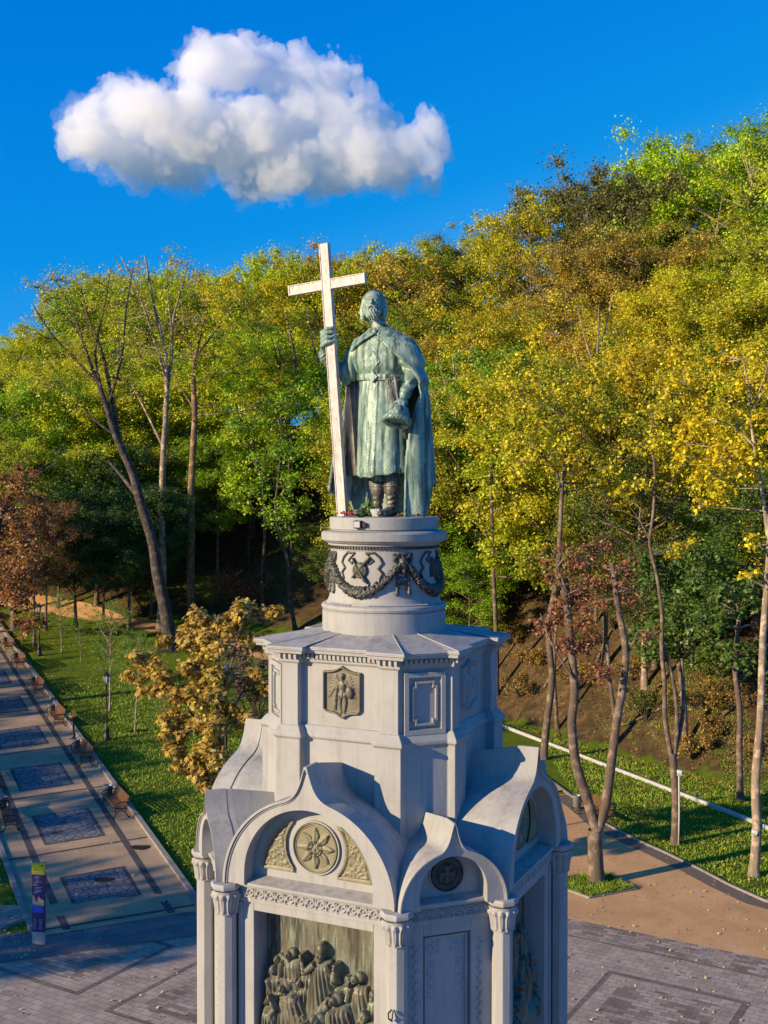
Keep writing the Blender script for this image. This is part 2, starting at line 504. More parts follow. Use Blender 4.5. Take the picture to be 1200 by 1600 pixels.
# columns with leafy capitals
def column(x, y):
    m = MB(); oc = lambda r, z: [(x + r * math.cos(R(22.5 + 45 * i)), y + r * math.sin(R(22.5 + 45 * i)), z) for i in range(8)]
    m.loft([oc(.24, 3.9), oc(.24, 4.3), oc(.185, 4.4), oc(.18, 9.42)])
    c = m.build('column', WHITE, ped, bevel=.008)
    nA, nZ = 96, 30
    a, z = np.meshgrid(np.linspace(0, 2 * math.pi, nA + 1), np.linspace(0, 1, nZ), indexing='ij')
    r = .182 + .065 * z**1.6
    p = (a / (2 * math.pi) * 12) % 1.0 - .5
    leaf = np.exp(-(p / (.36 * np.sin(np.clip(z * 1.05, 0, 1) * math.pi)**.6 + .02))**4) * (z < .86)
    r = r + .035 * leaf - .028 * np.exp(-(p / .06)**2) * (z < .8) * (z > .08)
    tip = np.exp(-((z - .74) / .09)**2) * np.exp(-(p / .3)**2)
    r = r + .03 * tip
    Z = 9.42 + .42 * z
    V = np.stack([x + r * np.cos(a), y + r * np.sin(a), Z], -1).reshape(-1, 3)
    idx = np.arange((nA + 1) * nZ).reshape(nA + 1, nZ)
    Q = np.stack([idx[:-1, :-1], idx[1:, :-1], idx[1:, 1:], idx[:-1, 1:]], -1).reshape(-1, 4)
    k = mesh_np('capital', V, Q, WHITE, c)
    nk = MB(); nk.loft([oc(.19, 9.395), oc(.212, 9.405), oc(.212, 9.425), oc(.19, 9.435)]); nk.build('neck_ring', WHITE, c)
    ab = MB(); ab.loft([oc(.255, 9.85), oc(.285, 9.885), oc(.285, 9.935), oc(.27, 9.975)])
    ab.build('abacus', WHITE, c, bevel=.008)
for k in range(4):
    for s in (-1, 1):
        v = Matrix.Rotation(R(90 * k), 3, 'Z') @ Vector((s * (WH + .0), -A0 + .02, 0))
        column(v.x, v.y)

# keel-arched gables
def ogee(w_, h_, n1=26, n2=16, ang=73.0, k=1.0):
    """right half from the springing (w,0) up to the tip (0,h)"""
    pts = [(w_ * math.cos(R(ang) * i / n1), w_ * .985 * math.sin(R(ang) * i / n1) * k) for i in range(n1)]
    p0 = Vector((w_ * math.cos(R(ang)), w_ * .985 * math.sin(R(ang)) * k))
    tg = Vector((-math.sin(R(ang)), math.cos(R(ang))))
    p1 = p0 + tg * w_ * .20; p3 = Vector((.015 * w_, h_)); p2 = p3 + Vector((.06 * w_, -.20 * w_))
    for i in range(n2 + 1):
        t = i / n2; q = p0 * (1 - t)**3 + p1 * 3 * t * (1 - t)**2 + p2 * 3 * t * t * (1 - t) + p3 * t**3
        pts.append((q.x, q.y))
    return pts
def full(h): return h + [(-x, z) for x, z in h[::-1]]
def gable(w_, h_, front, rin, hin, depth, zs, back, back_drop):
    out = full(ogee(w_, h_)); n = len(out)
    inn = []
    L = [0]
    for a, b in zip(out[:-1], out[1:]): L.append(L[-1] + math.dist(a, b))
    for l in L:
        a = math.pi * l / L[-1]; x = rin * math.cos(a); z = (hin - rin) + rin * math.sin(a)
        if l == 0 or l == L[-1]: z = 0
        inn.append((x, z))
    inn[1] = (rin, (hin - rin)); inn[-2] = (-rin, (hin - rin))
    m = MB(); F = -front
    sc_ = lambda s: [(x * s, z * s if z > 0 else z) for x, z in out]
    def strip(a, ya, b, yb):
        V = [(x, ya, zs + z) for x, z in a] + [(x, yb, zs + z) for x, z in b]
        m.add(V, [(i, i + 1, n + i + 1, n + i) for i in range(n - 1)])
    # hood moulding: two rolls, then the flat face, then the reveal
    s0, s1, s2, s3 = 1.0, .975, .955, .935
    inw = lambda k: [(x * k, h_ * 0 + z * k) for x, z in out]
    strip(inw(s0), F + depth, inw(s0), F - .05)
    strip(inw(s0), F - .05, inw(s1), F - .05)
    strip(inw(s1), F - .05, inw(s1), F - .02)
    strip(inw(s1), F - .02, inw(s2), F - .02)
    strip(inw(s2), F - .02, inw(s2), F)
    strip(inw(s2), F, inn, F)
    strip(inn, F, inn, F + depth)
    # feet and back of the ring
    strip(inw(s0), F + depth, inn, F + depth)
    for sg, i in ((1, 0), (-1, n - 1)):
        x0, x1 = inn[i][0], out[i][0]
        m.add([(x0, F, zs), (x1, F, zs), (x1, F + depth, zs), (x0, F + depth, zs)], [(0, 1, 2, 3)])
    g = m.build('gable', WHITE, ped)
    # tympanum and vaulted roof behind
    m = MB(); rings = []
    for y, k, dz in ((F + depth - .004, .985, 0), (F + depth + .12, .985, 0), (-back, .93, -back_drop)):
        rings.append([(x * k, y, zs + z * k + dz - (.12 if i in (0, n - 1) else 0)) for i, (x, z) in enumerate(out)])
    m.loft(rings, cap=True)
    m.build('vault_roof', WHITE, g)
    return g

ZS = 9.985
gw = gable(1.69, 2.24, 3.13, 1.27, 1.47, .36, ZS, 1.6, .10)
FW = -3.13 + .36 - .004            # tympanum plane of the wide gables
def arcp(cx, cz, r, a0, a1, n=14): return [(cx + r * math.cos(R(a0 + (a1 - a0) * i / n)), cz + r * math.sin(R(a0 + (a1 - a0) * i / n))) for i in range(n + 1)]
# round star medallion
def medallion(zc, r, star=True, mat=BRONZE_OLIVE, y0=0.0, parent=None):
    nr, na = 60, 192
    rr, a = np.meshgrid(np.linspace(0, r, nr), np.linspace(0, 2 * math.pi, na + 1), indexing='ij'); q = rr / r
    H = .012 + 0 * rr
    H += .05 * np.exp(-((q - .965) / .03)**2) + .02 * np.exp(-((q - .89) / .02)**2)
    if star:
        k = np.abs(((a + math.pi / 2) / (2 * math.pi) * 8) % 1 - .5) * 2        # 1 at a ray's axis
        lim = .36 + .47 * k**.85
        H = np.where((q < lim) & (q < .84), .028 + .05 * k * (1 - q * .6), H)
        k2 = np.abs(((a + math.pi / 2) / (2 * math.pi) * 24) % 1 - .5) * 2
        H = H + np.where((q < lim), .008 * k2, 0)
        H += .03 * np.exp(-((q - .30) / .025)**2) + .02 * np.exp(-((q - .21) / .02)**2)
        H = np.where(q < .17, .05 + .012 * np.sign(np.sin(rr * np.cos(a) * 60)) * np.sign(np.sin(rr * np.sin(a) * 45)), H)
    else:
        X, Y = q * np.cos(a), q * np.sin(a)
        cr = ((np.abs(X) < .09 + .35 * np.abs(Y)**1.5) & (np.abs(Y) < .50)) | ((np.abs(Y) < .09 + .35 * np.abs(X)**1.5) & (np.abs(X) < .50))
        H = np.where(cr, .055, H)
        H += .022 * np.exp(-((q - .62) / .03)**2)
        H += np.where((q > .68) & (q < .86), .014 * (.5 + .5 * np.cos(a * 22)), 0)
    H = np.where(q > .995, -.03, H)
    V = np.stack([rr * np.cos(a), y0 - H, zc + rr * np.sin(a)], -1).reshape(-1, 3)
    idx = np.arange(nr * (na + 1)).reshape(nr, na + 1)
    Q = np.stack([idx[:-1, :-1], idx[1:, :-1], idx[1:, 1:], idx[:-1, 1:]], -1).reshape(-1, 4)
    return mesh_np('medallion', V, Q, mat, parent)
md = medallion(10.72, .445, True, BRONZE_OLIVE, FW - .012, gw)
# moulded rim of plaster round the medallion
m = MB()
def ringm(m, zc, r0, r1, y0, y1, n=64):
    V = []
    for r, y in ((r0, y0), (r0, y1), (r1, y1), (r1, y0)):
        V += [(r * math.cos(2 * math.pi * i / n), y, zc + r * math.sin(2 * math.pi * i / n)) for i in range(n)]
    m.add(V, [(j * n + i, ((j + 1) % 4) * n + i, ((j + 1) % 4) * n + (i + 1) % n, j * n + (i + 1) % n) for j in range(4) for i in range(n)])
ringm(m, 10.72, .449, .475, FW + .02, FW - .045); m.build('medallion_rim', WHITE, gw)
# spandrel reliefs left and right of it
def spandrel(sg):
    U, V = grid(.44, 1.16, 10.18, 11.25, .0125)
    din = np.sqrt(U**2 + (V - 10.72)**2) - .60                # outside the medallion's ring
    dout = 1.10 - np.sqrt(U**2 + (V - 10.16)**2)               # under the arch
    dbot = V - 10.235
    d = np.minimum(np.minimum(din, dout), dbot)
    H = np.where(d < .035, .045, .012)
    H = np.where((d > .035) & (d < .05), -.004, H)
    ins = d > .06
    S = np.maximum(scroll(U, V, (.86, 10.44), .13, 1.6, .021, .3), scroll(U, V, (.72, 10.72), .09, 1.4, .018, 3.4, -1))
    S = np.maximum(S, scroll(U, V, (1.0, 10.32), .06, 1.2, .016, 1.4, -1))
    S = np.maximum(S, scroll(U, V, (.70, 10.36), .07, 1.2, .017, 5.0))
    S = np.maximum(S, scroll(U, V, (.63, 10.93), .045, 1.2, .013, 1.0))
    for k in range(26):
        S = np.maximum(S, hell(U, V, (.5 + .6 * random.random(), 10.25 + .7 * random.random()), .045, .018, .022, random.random() * 3))
    H = np.where(ins, np.maximum(H, .012 + S), H)
    o = hf_obj('spandrel_relief', U, V, H, lambda u, v, h: (sg * u, FW - .010 - h, v), BRONZE_OLIVE, gw, mask=d > 0)
    if sg < 0: o.data.flip_normals()
    return o
spandrel(1); spandrel(-1)
ring_of(gw)

gn = gable(.985, 1.43, 3.50, .62, .86, .34, ZS - .03, 2.2, .06)
FN = -3.50 + .34 - .004
medallion(10.42, .30, False, BRONZE_DARK, FN - .012, gn)
m = MB(); ringm(m, 10.42, .303, .325, FN + .02, FN - .035); m.build('medallion_rim', WHITE, gn)
ring_of(gn, start=45)

# attic: octagon whose wide faces stand forward of the narrow ones
AA, WA = 1.93, 1.19
def plan(o, z):
    c = WA + AA - .1; P = []
    for k in range(4):
        q = [(-(WA + o), -(AA + o)), (-(WA - .34 - o), -(AA + o)), (-(WA - .34 - o), -(AA - .17 + o)),
             (WA - .34 - o, -(AA - .17 + o)), (WA - .34 - o, -(AA + o)), (WA + o, -(AA + o)), (WA + o, -(c + 1.414 * o - WA - o)),
             (c + 1.414 * o - WA - o, -(WA + o))]
        for x, y in q:
            v = Matrix.Rotation(R(90 * k), 2) @ Vector((x, y)); P.append((v.x, v.y, z))
    return P
m = MB(); m.loft([plan(.09, 9.9), plan(.09, 12.40), plan(.13, 12.44), plan(.13, 12.50), plan(.03, 12.64), plan(0, 12.65), plan(0, 13.86)])
m.build('attic_wall', WHITE, ped, bevel=.012)
m = MB(); m.loft([plan(.03, 13.80), plan(.05, 13.83), plan(.05, 13.975)], cap=False)
m.loft([plan(.07, 13.975), plan(.17, 13.99), plan(.18, 14.045), plan(.21, 14.06), plan(.21, 14.085)])
P = plan(.05, 0); L = len(P)
for i in range(L):
    a = Vector(P[i][:2]); b = Vector(P[(i + 1) % L][:2]); d = b - a; l = d.length
    if l < .25: continue
    d.normalize(); nrm = Vector((d.y, -d.x)); nn = int(l / .088)
    for j in range(nn):
        p = a + d * (l * (j + .5) / nn) + nrm * .03
        m.box((p.x, p.y, 13.925), (.052, .062, .085), math.atan2(d.y, d.x))
m.build('cornice', WHITE, ped)
# roof with folds that follow the plan
m = MB(); e = plan(.22, 14.088); e2 = plan(.20, 14.118)
top = []
for x, y, z in plan(.2, 0):
    a = math.atan2(y, x); top.append((1.10 * math.cos(a), 1.10 * math.sin(a), 14.30))
m.loft([e, e2, top])
# ridge rolls of the roof
for i, (x, y, z) in enumerate(e2):
    if i % 8 in (0, 5):
        t_ = top[i]; m.tube([(x, y, z + .002), (t_[0], t_[1], t_[2] + .004)], .012, 6)
m.build('attic_roof', WHITE, ped)

# recessed stepped panels on the narrow attic faces
def panel():
    m = MB(); y = -(WA + AA - .1) / 2**.5
    def fr(w_, h_, t_, y0, y1, zc=13.17):
        m.bx(-w_, -w_ + t_, y1, y0, zc - h_, zc + h_); m.bx(w_ - t_, w_, y1, y0, zc - h_, zc + h_)
        m.bx(-w_ + t_, w_ - t_, y1, y0, zc + h_ - t_, zc + h_); m.bx(-w_ + t_, w_ - t_, y1, y0, zc - h_, zc - h_ + t_)
    fr(.40, .56, .09, y + .03, y - .065)
    fr(.31, .47, .02, y + .03, y - .02)
    w_, h_, t_ = .25, .40, .045
    # inner frame with stepped corners
    for sx in (-1, 1):
        m.bx(sx * (w_ - t_), sx * w_, y - .05, y + .03, 13.17 - h_ + .08, 13.17 + h_ - .08)
        for sz in (-1, 1):
            m.bx(sx * (w_ - t_), sx * (w_ - .06 - t_), y - .05, y + .03, 13.17 + sz * (h_ - .08), 13.17 + sz * (h_ - .08 - t_))
            m.bx(sx * (w_ - .06 - t_), sx * (w_ - .06), y - .051, y + .03, 13.17 + sz * (h_ - .08), 13.17 + sz * h_)
    for sz in (-1, 1):
        m.bx(-(w_ - .06 - t_), w_ - .06 - t_, y - .05, y + .03, 13.17 + sz * (h_ - t_), 13.17 + sz * h_)
    return m.build('recessed_panel', WHITE, ped, bevel=.006)
ring_of(panel(), start=45)

# bronze shield with a winged warrior
def human_hf(U, V, c, s):
    """small standing nude figure with wings, shield and sword; c = feet, s = height"""
    H = np.full_like(U, -1.0); x = lambda a: c[0] + a * s; z = lambda a: c[1] + a * s
    cp = lambda p, q, r0, r1, b=0.0, k=1.0: hcap(U, V, (x(p[0]), z(p[1])), (x(q[0]), z(q[1])), r0 * s, r1 * s, b, k)
    for sg in (-1, 1):                      # wings: feather rows
        for j in range(9):
            t = j / 8
            H = np.maximum(H, cp((sg * .12, .78), (sg * (.18 + .20 * t), .98 - .55 * t * t), .03, .022, .005))
            H = np.maximum(H, cp((sg * (.16 + .12 * t), .95 - .25 * t), (sg * (.24 + .12 * t), .62 - .22 * t), .024, .016, .0))
    H = np.maximum(H, cp((-.06, .50), (-.07, .27), .062, .045, .01)); H = np.maximum(H, cp((-.07, .27), (-.035, .05), .045, .026, .01)); H = np.maximum(H, cp((-.035, .04), (-.07, .005), .03, .022, .01))
    H = np.maximum(H, cp((.07, .50), (.09, .27), .062, .047, .02)); H = np.maximum(H, cp((.09, .27), (.06, .04), .047, .028, .02)); H = np.maximum(H, cp((.06, .03), (.08, -.02), .03, .024, .02))
    H = np.maximum(H, hell(U, V, (x(0), z(.72)), .105 * s, .16 * s, .09 * s, 0, .02))
    H = np.maximum(H, hell(U, V, (x(0), z(.56)), .085 * s, .10 * s, .08 * s, 0, .015))
    kilt = hell(U, V, (x(.005), z(.47)), .125 * s, .085 * s, .10 * s, 0, .02); H = np.maximum(H, np.where(kilt > 0, kilt + .01 * np.sin(U / s * 75), -1))
    for sg in (-1, 1): H = np.maximum(H, hell(U, V, (x(sg * .05), z(.76)), .05 * s, .035 * s, .03 * s, 0, .09 * s))
    H = np.maximum(H, cp((0, .84), (0, .90), .035, .035, .04)); H = np.maximum(H, hell(U, V, (x(0), z(.955)), .055 * s, .068 * s, .06 * s, 0, .04))
    H = np.maximum(H, hell(U, V, (x(0), z(.985)), .068 * s, .052 * s, .05 * s, 0, .035))
    H = np.maximum(H, cp((-.11, .82), (-.15, .64), .038, .03, .02)); H = np.maximum(H, cp((-.15, .64), (-.17, .46), .03, .022, .03))
    H = np.maximum(H, cp((-.17, .47), (-.20, .10), .012, .007, .05))
    H = np.maximum(H, cp((.11, .82), (.18, .68), .038, .03, .02))
    H = np.maximum(H, hell(U, V, (x(.22), z(.56)), .105 * s, .155 * s, .075 * s, .1, .05))
    return H
def shield():
    U, V = grid(-.42, .42, 12.75, 13.80, .0095)
    au = np.abs(U)
    topz = 13.68 + .10 * np.exp(-(au / .13)**1.4) ; botz = 12.90 - .10 * np.exp(-(au / .10)**1.4) + np.clip(au - .28, 0, 1)**2 * 7
    d = np.minimum(np.minimum(.395 - au, topz - V), V - botz)
    H = np.where(d < .05, .05 + .02 * np.sin(np.clip(d / .05, 0, 1) * math.pi), .012)
    H = np.where(d < .008, -.02, H)
    H = np.where(d > .055, np.maximum(H, .012 + human_hf(U, V, (0.0, 12.90), .72) * .8), H)
    return hf_obj('shield_relief', U, V, H, lambda u, v, h: (u, -(AA - .17) - .008 - h, v), BRONZE_TAN, ped, mask=d > 0)
shs = ring_of(shield())
for s_ in shs[1:]:
    s_.data = s_.data.copy() if s_ is shs[1] else shs[1].data; s_.data.materials[0] = WHITE      # the other three are painted over

# round drum
m = MB()
m.lathe([(1.21, 14.16), (1.21, 14.66), (1.185, 14.665), (1.185, 14.68), (1.215, 14.70), (1.23, 14.74), (1.215, 14.78), (1.18, 14.80), (1.14, 14.81), (1.10, 14.86), (1.075, 14.93),
         (1.055, 15.1), (1.045, 15.4), (1.045, 15.83), (1.06, 15.86), (1.06, 15.93), (1.10, 15.935), (1.10, 15.965), (1.15, 15.98), (1.20, 16.02), (1.225, 16.03), (1.23, 16.16), (1.20, 16.19), (1.05, 16.215),
         (1.03, 16.215), (1.03, 16.235), (1.065, 16.24), (1.068, 16.455), (1.055, 16.47), (.3, 16.475)], 128)
m.build('drum', WHITE, ped, smooth=False)
dr = ped.children[-1]; dr.data.polygons.foreach_set('use_smooth', [True] * len(dr.data.polygons))
md_ = dr.modifiers.new('split', 'EDGE_SPLIT'); md_.split_angle = R(28)
m = MB()
for i in range(110):
    a = 2 * math.pi * i / 110
    m.box((1.075 * math.cos(a), 1.075 * math.sin(a), 15.895), (.03, .034, .05), a)
m.build('bead_moulding', BRONZE_DARK, ped)
m = MB()
for i in range(60):
    a = -2.2 + 1.9 * i / 60
    if .25 < (i / 60) < .42: continue
    m.box((1.15 * math.cos(a), 1.15 * math.sin(a), 14.805), (.035, .016, .05), a)
m.build('ledge_beading', WHITE, ped)

# garlands, bull-head clusters, ribbons and trophies wrapped on the drum
def drum_r(z): return np.interp(z, [14.86, 14.93, 15.1, 15.4, 15.83], [1.10, 1.075, 1.055, 1.045, 1.045])
def wrap(name, U, V, H, thr, mat=BRONZE_DARK):
    # u: arc length at r=1.05, 0 = front of the drum
    def pl(u, v, h):
        a = -math.pi / 2 + u / 1.05; r = drum_r(v) + h
        return r * np.cos(a), r * np.sin(a), v
    return hf_obj(name, U, V, H, pl, mat, ped, mask=H > thr)
Q4 = 1.05 * math.pi / 2
rg = np.random.default_rng(3)
def garland():
    U, V = grid(-Q4 / 2 - .02, Q4 / 2 + .02, 14.93, 15.85, .0105)
    H = np.full_like(U, -.02)
    for t in np.linspace(-1, 1, 46):                              # leaf clumps strung on a curve
        u = t * (Q4 / 2 - .10); zc = 15.06 + .52 * abs(t)**2.1; wd = .115 - .055 * abs(t)
        for j in range(11):
            a = rg.uniform(0, 6.28); rr = wd * rg.uniform(0, 1)**.6; 
            H = np.maximum(H, hell(U, V, (u + rr * math.cos(a) * .7, zc + rr * math.sin(a)), rg.uniform(.022, .042), rg.uniform(.014, .024), rg.uniform(.018, .03), rg.uniform(0, 3.1), .10 * math.sqrt(max(0, 1 - (rr / wd)**2)) + .012))
    return wrap('garland', U, V, H, -.005)
def cluster():
    U, V = grid(-.24, .24, 14.98, 15.85, .0105); H = np.full_like(U, -.02)
    H = np.maximum(H, hell(U, V, (0, 15.60), .095, .15, .12, 0, .01)); H = np.maximum(H, hell(U, V, (0, 15.47), .055, .07, .09, 0, .03))
    for s in (-1, 1):
        H = np.maximum(H, hline(U, V, [(s * .05, 15.70), (s * .13, 15.75), (s * .17, 15.70), (s * .16, 15.66)], .022, .04))
        H = np.maximum(H, hell(U, V, (s * .04, 15.63), .018, .014, .02, 0, .12))
        H = np.maximum(H, hcap(U, V, (s * .10, 15.55), (s * .12, 15.2), .022, .026, .015)); H = np.maximum(H, hcap(U, V, (s * .12, 15.2), (s * .12, 15.05), .02, .04, .02))
        H = np.maximum(H, hell(U, V, (s * .12, 15.04), .032, .045, .04, 0, .01))
    for k in range(40):
        a, b = rg.uniform(-.13, .13), rg.uniform(15.12, 15.5)
        H = np.maximum(H, hell(U, V, (a * (1 - (15.5 - b)), b), .03, .016, .022, rg.uniform(0, 3.1), .01))
    for k in range(26):
        H = np.maximum(H, hell(U, V, (rg.uniform(-.19, .19), rg.uniform(15.68, 15.8)), .032, .018, .022, rg.uniform(0, 3.1), .02))
    return wrap('bull_head', U, V, H, -.005)
def ribbon(sg):
    U, V = grid(-.34, .34, 15.22, 15.86, .0105); H = np.full_like(U, -.02)
    p = [(-.28, 15.80), (-.12, 15.81), (-.02, 15.72), (.03, 15.62), (-.05, 15.52), (.03, 15.43), (-.02, 15.33), (.03, 15.27)]
    pts = []
    for a, b in zip(p[:-1], p[1:]):
        for t in np.linspace(0, 1, 5)[:-1]: pts.append((sg * (a[0] + (b[0] - a[0]) * t), a[1] + (b[1] - a[1]) * t))
    H = np.maximum(H, hline(U, V, pts, .021, .012)); H = np.maximum(H, hline(U, V, [(sg * -.26, 15.78), (sg * -.14, 15.66), (sg * -.22, 15.60), (sg * -.27, 15.68)], .017, .01))
    return wrap('ribbon', U, V, H, -.005)
def trophy():
    U, V = grid(-.22, .22, 15.2, 15.78, .009); H = np.full_like(U, -.02)
    H = np.maximum(H, hell(U, V, (0, 15.48), .155, .155, .055, 0, .01))
    rr = np.sqrt(U**2 + (V - 15.48)**2); H = H + np.where((rr > .118) & (rr < .15), .016 * (.6 + .4 * np.sin(np.arctan2(V - 15.48, U) * 40)), 0)
    H = np.maximum(H, hcap(U, V, (-.15, 15.34), (.14, 15.66), .012, .016, .06)); H = np.maximum(H, hcap(U, V, (.12, 15.64), (.18, 15.70), .03, .024, .05))
    H = np.maximum(H, hcap(U, V, (-.135, 15.70), (.10, 15.30), .010, .028, .065)); H = np.maximum(H, hcap(U, V, (.10, 15.30), (.14, 15.25), .034, .02, .05))
    return wrap('trophy_relief', U, V, H, -.005)
ring_of(garland()); ring_of(cluster(), start=45); ring_of(trophy())
r1 = ribbon(1); r1.data.transform(Matrix.Rotation(R(-23), 4, 'Z')); ring_of(r1, start=45)
r2 = ribbon(-1); r2.data.transform(Matrix.Rotation(R(23), 4, 'Z')); ring_of(r2, start=45)

# big scene relief: robed people around a bishop
def relief():
    U, V = grid(-1.18, 1.18, 7.0, 9.46, .0088)
    U0, V0 = U, V; U = U / .93; V = 9.1 + (V - 8.95) / .9
    H = .006 * np.sin(U * 5 + 1) * np.sin(V * 4)
    def robe(cx, zt, w0, w1, hgt, base, folds, lean=0.0, ph=0.0, zb=6.8):
        t = np.clip((zt - V) / (zt - zb), 0, 1); w_ = w0 + (w1 - w0) * np.clip(t * 1.6, 0, 1)
        u = (U - cx - lean * t) / w_
        ok = (np.abs(u) < 1) & (V < zt)
        top = np.sqrt(np.clip((zt - V) / (w0 * .8), 0, 1))
        f = (np.abs(np.sin(u * folds + ph + 1.5 * np.sin(V * 3 + ph))) * .034 + .014 * np.sin(u * folds * 2.3 + V * 9 + ph)) * np.clip(t * 5, .15, 1)
        return np.where(ok, base + hgt * np.sqrt(np.clip(1 - u * u, 0, 1)) * top + f, -1)
    def head(cx, cz, r, base, hood=0.0, beard=False, tilt=0.0, nose=-1):
        K = np.full_like(U, -1.0)
        if hood: K = np.maximum(K, hell(U, V, (cx + .022, cz + .012), r * 1.2, r * 1.3, r * .9, tilt, base - .03))
        cx = cx - .012
        f = hell(U, V, (cx - (.02 if hood else 0), cz - .01), r * .78, r * 1.08, r * 1.15, tilt, base + (.045 if hood else 0))
        for s in (-1, 1): f = f - .034 * np.exp(-(((U - cx + .02 - s * r * .34) / (r * .2))**2 + ((V - cz - r * .12) / (r * .13))**2))
        f = f + .036 * np.exp(-(((U - cx + .02) / (r * .13))**2 + ((V - cz + r * .12) / (r * .3))**2))
        f = f - .022 * np.exp(-(((U - cx + .02) / (r * .3))**2 + ((V - cz + r * .52) / (r * .07))**2))
        K = np.maximum(K, f)
        if beard:
            b = hell(U, V, (cx - .015, cz - r * 1.25), r * .55, r * .95, r * .9, 0, base); K = np.maximum(K, np.where(b > 0, b + .008 * np.sin(U * 240), -1))
        return K
    def arm(p, e_, h_, r=.06, base=.1):
        K = np.maximum(hcap(U, V, p, e_, r * 1.25, r, base), hcap(U, V, e_, h_, r * 1.05, r * .62, base + .02))
        K = np.where(K > 0, K + .008 * np.sin((U + V) * 90), -1)
        dx, dy = h_[0] - e_[0], h_[1] - e_[1]; l = math.hypot(dx, dy); dx /= l; dy /= l
        K = np.maximum(K, hell(U, V, (h_[0] + dx * .03, h_[1] + dy * .03), .045, .034, .04, math.atan2(dy, dx), base + .04))
        for q in (-.5, -.17, .17, .5):
            K = np.maximum(K, hcap(U, V, (h_[0] + dx * .05, h_[1] + dy * .05), (h_[0] + dx * .11 - dy * q * .07, h_[1] + dy * .11 + dx * q * .07), .012, .009, base + .05))
        return K
    G = lambda a, b: np.maximum(a, b)
    # back row
    H = G(H, robe(-.70, 8.70, .22, .34, .13, .03, 8, .02)); H = G(H, head(-.68, 8.78, .085, .08, 1, True)); H = G(H, arm((-.85, 8.55), (-.88, 8.25), (-.62, 8.28), .06, .14))
    H = G(H, robe(.02, 8.80, .19, .40, .17, .05, 9, 0, .6)); H = G(H, head(.02, 8.90, .085, .14, 0, True))
    cr = hell(U, V, (.02, 9.02), .088, .12, .10, 0, .14); H = G(H, cr); 
    H = G(H, arm((-.14, 8.68), (-.30, 8.52), (-.36, 8.76), .06, .2)); H = G(H, arm((.18, 8.68), (.33, 8.50), (.34, 8.68), .06, .2))
    H = G(H, robe(.80, 8.42, .17, .26, .12, .04, 7, .05, 1.0)); H = G(H, head(.76, 8.56, .088, .09, 1)); H = G(H, arm((.64, 8.32), (.58, 8.12), (.62, 8.42), .05, .14))
    # middle row
    H = G(H, robe(-1.02, 8.33, .15, .22, .14, .10, 6, 0, .2)); H = G(H, head(-1.02, 8.42, .095, .15)); H = G(H, arm((-1.1, 8.2), (-1.02, 7.98), (-.80, 8.02), .055, .22))
    H = G(H, robe(-.62, 8.08, .20, .42, .20, .12, 9, .12, .9)); H = G(H, head(-.74, 8.14, .09, .2, 1, True, .5)); H = G(H, arm((-.52, 7.95), (-.50, 7.66), (-.30, 7.62), .07, .24))
    H = G(H, robe(.42, 8.05, .22, .42, .22, .14, 9, .06, 2.1)); H = G(H, head(.38, 8.12, .098, .24, 1, False, -.3)); H = G(H, arm((.22, 7.98), (.05, 7.84), (.24, 8.12), .065, .28))
    H = G(H, robe(1.00, 7.82, .20, .26, .18, .14, 6, 0, 2.7)); H = G(H, head(.98, 7.92, .105, .2, 0, True, .3)); H = G(H, arm((.86, 7.68), (.84, 7.38), (1.0, 7.34), .06, .28))
    # front row
    H = G(H, robe(-1.04, 7.72, .15, .2, .18, .2, 7, 0, .4)); H = G(H, head(-1.06, 7.84, .09, .27, 0, False, -.4)); H = G(H, arm((-1.0, 7.6), (-.9, 7.72), (-.98, 7.9), .05, .33))
    H = G(H, robe(-.12, 7.62, .32, .52, .26, .18, 10, 0, 1.7)); H = G(H, head(.04, 7.72, .12, .3, 1, False, .7)); H = G(H, arm((-.2, 7.5), (-.05, 7.2), (.15, 7.15), .08, .38))
    H = G(H, robe(.55, 7.25, .25, .35, .25, .3, 8, 0, .3)); H = G(H, robe(-.7, 7.2, .3, .4, .25, .3, 8, 0, 1.3))
    # faces in the crowd behind, hands and children in front
    for cx_, cz_, w_, b_ in ((-.36, 8.52, .13, .02), (-.95, 8.62, .12, .01), (.56, 8.50, .13, .02), (.30, 8.42, .12, .03), (-.42, 8.25, .12, .06), (1.08, 8.30, .12, .03)):
        H = G(H, robe(cx_, cz_ - .10, w_, w_ * 1.3, .09, b_, 6, 0, cx_ * 5)); H = G(H, head(cx_, cz_, .078, b_ + .03, int(cx_ * 50) % 2, cx_ > 0))
    for cx_, cz_, w_ in ((-.40, 7.42, .16), (.20, 7.30, .18), (.82, 7.35, .17)):
        H = G(H, robe(cx_, cz_ - .10, w_, w_ * 1.4, .2, .26, 7, 0, cx_ * 4)); H = G(H, head(cx_, cz_, .085, .36, int(cx_ * 50) % 2, False, .2))
    # soft spread so that figures melt into the ground
    for _ in range(1):
        H[1:-1, 1:-1] = (H[1:-1, 1:-1] * 8 + H[:-2, 1:-1] + H[2:, 1:-1] + H[1:-1, :-2] + H[1:-1, 2:]) / 12
    return hf_obj('relief_panel', U0, V0, H * .95, lambda u, v, h: (u, -2.508 - h, v), BRONZE_PANEL, ped)
ring_of(relief())

# small iron hooks left on two columns
for s_, z_ in ((WH, 8.25),):
    m = MB(); m.tube([(WH - .0, -A0 - .19, 8.38), (WH - .03, -A0 - .26, 8.34), (WH - .02, -A0 - .27, 8.26), (WH + .02, -A0 - .21, 8.2)], .014, 6)
    m.tube([(WH, -A0 - .19, 8.2), (WH + .04, -A0 - .25, 8.28), (WH + .03, -A0 - .2, 8.38)], .012, 6)
    hk = m.build('iron_hook', IRON, ped); hk.rotation_euler = (0, 0, R(45)); hk.matrix_local = Matrix.Rotation(R(0), 4, 'Z')
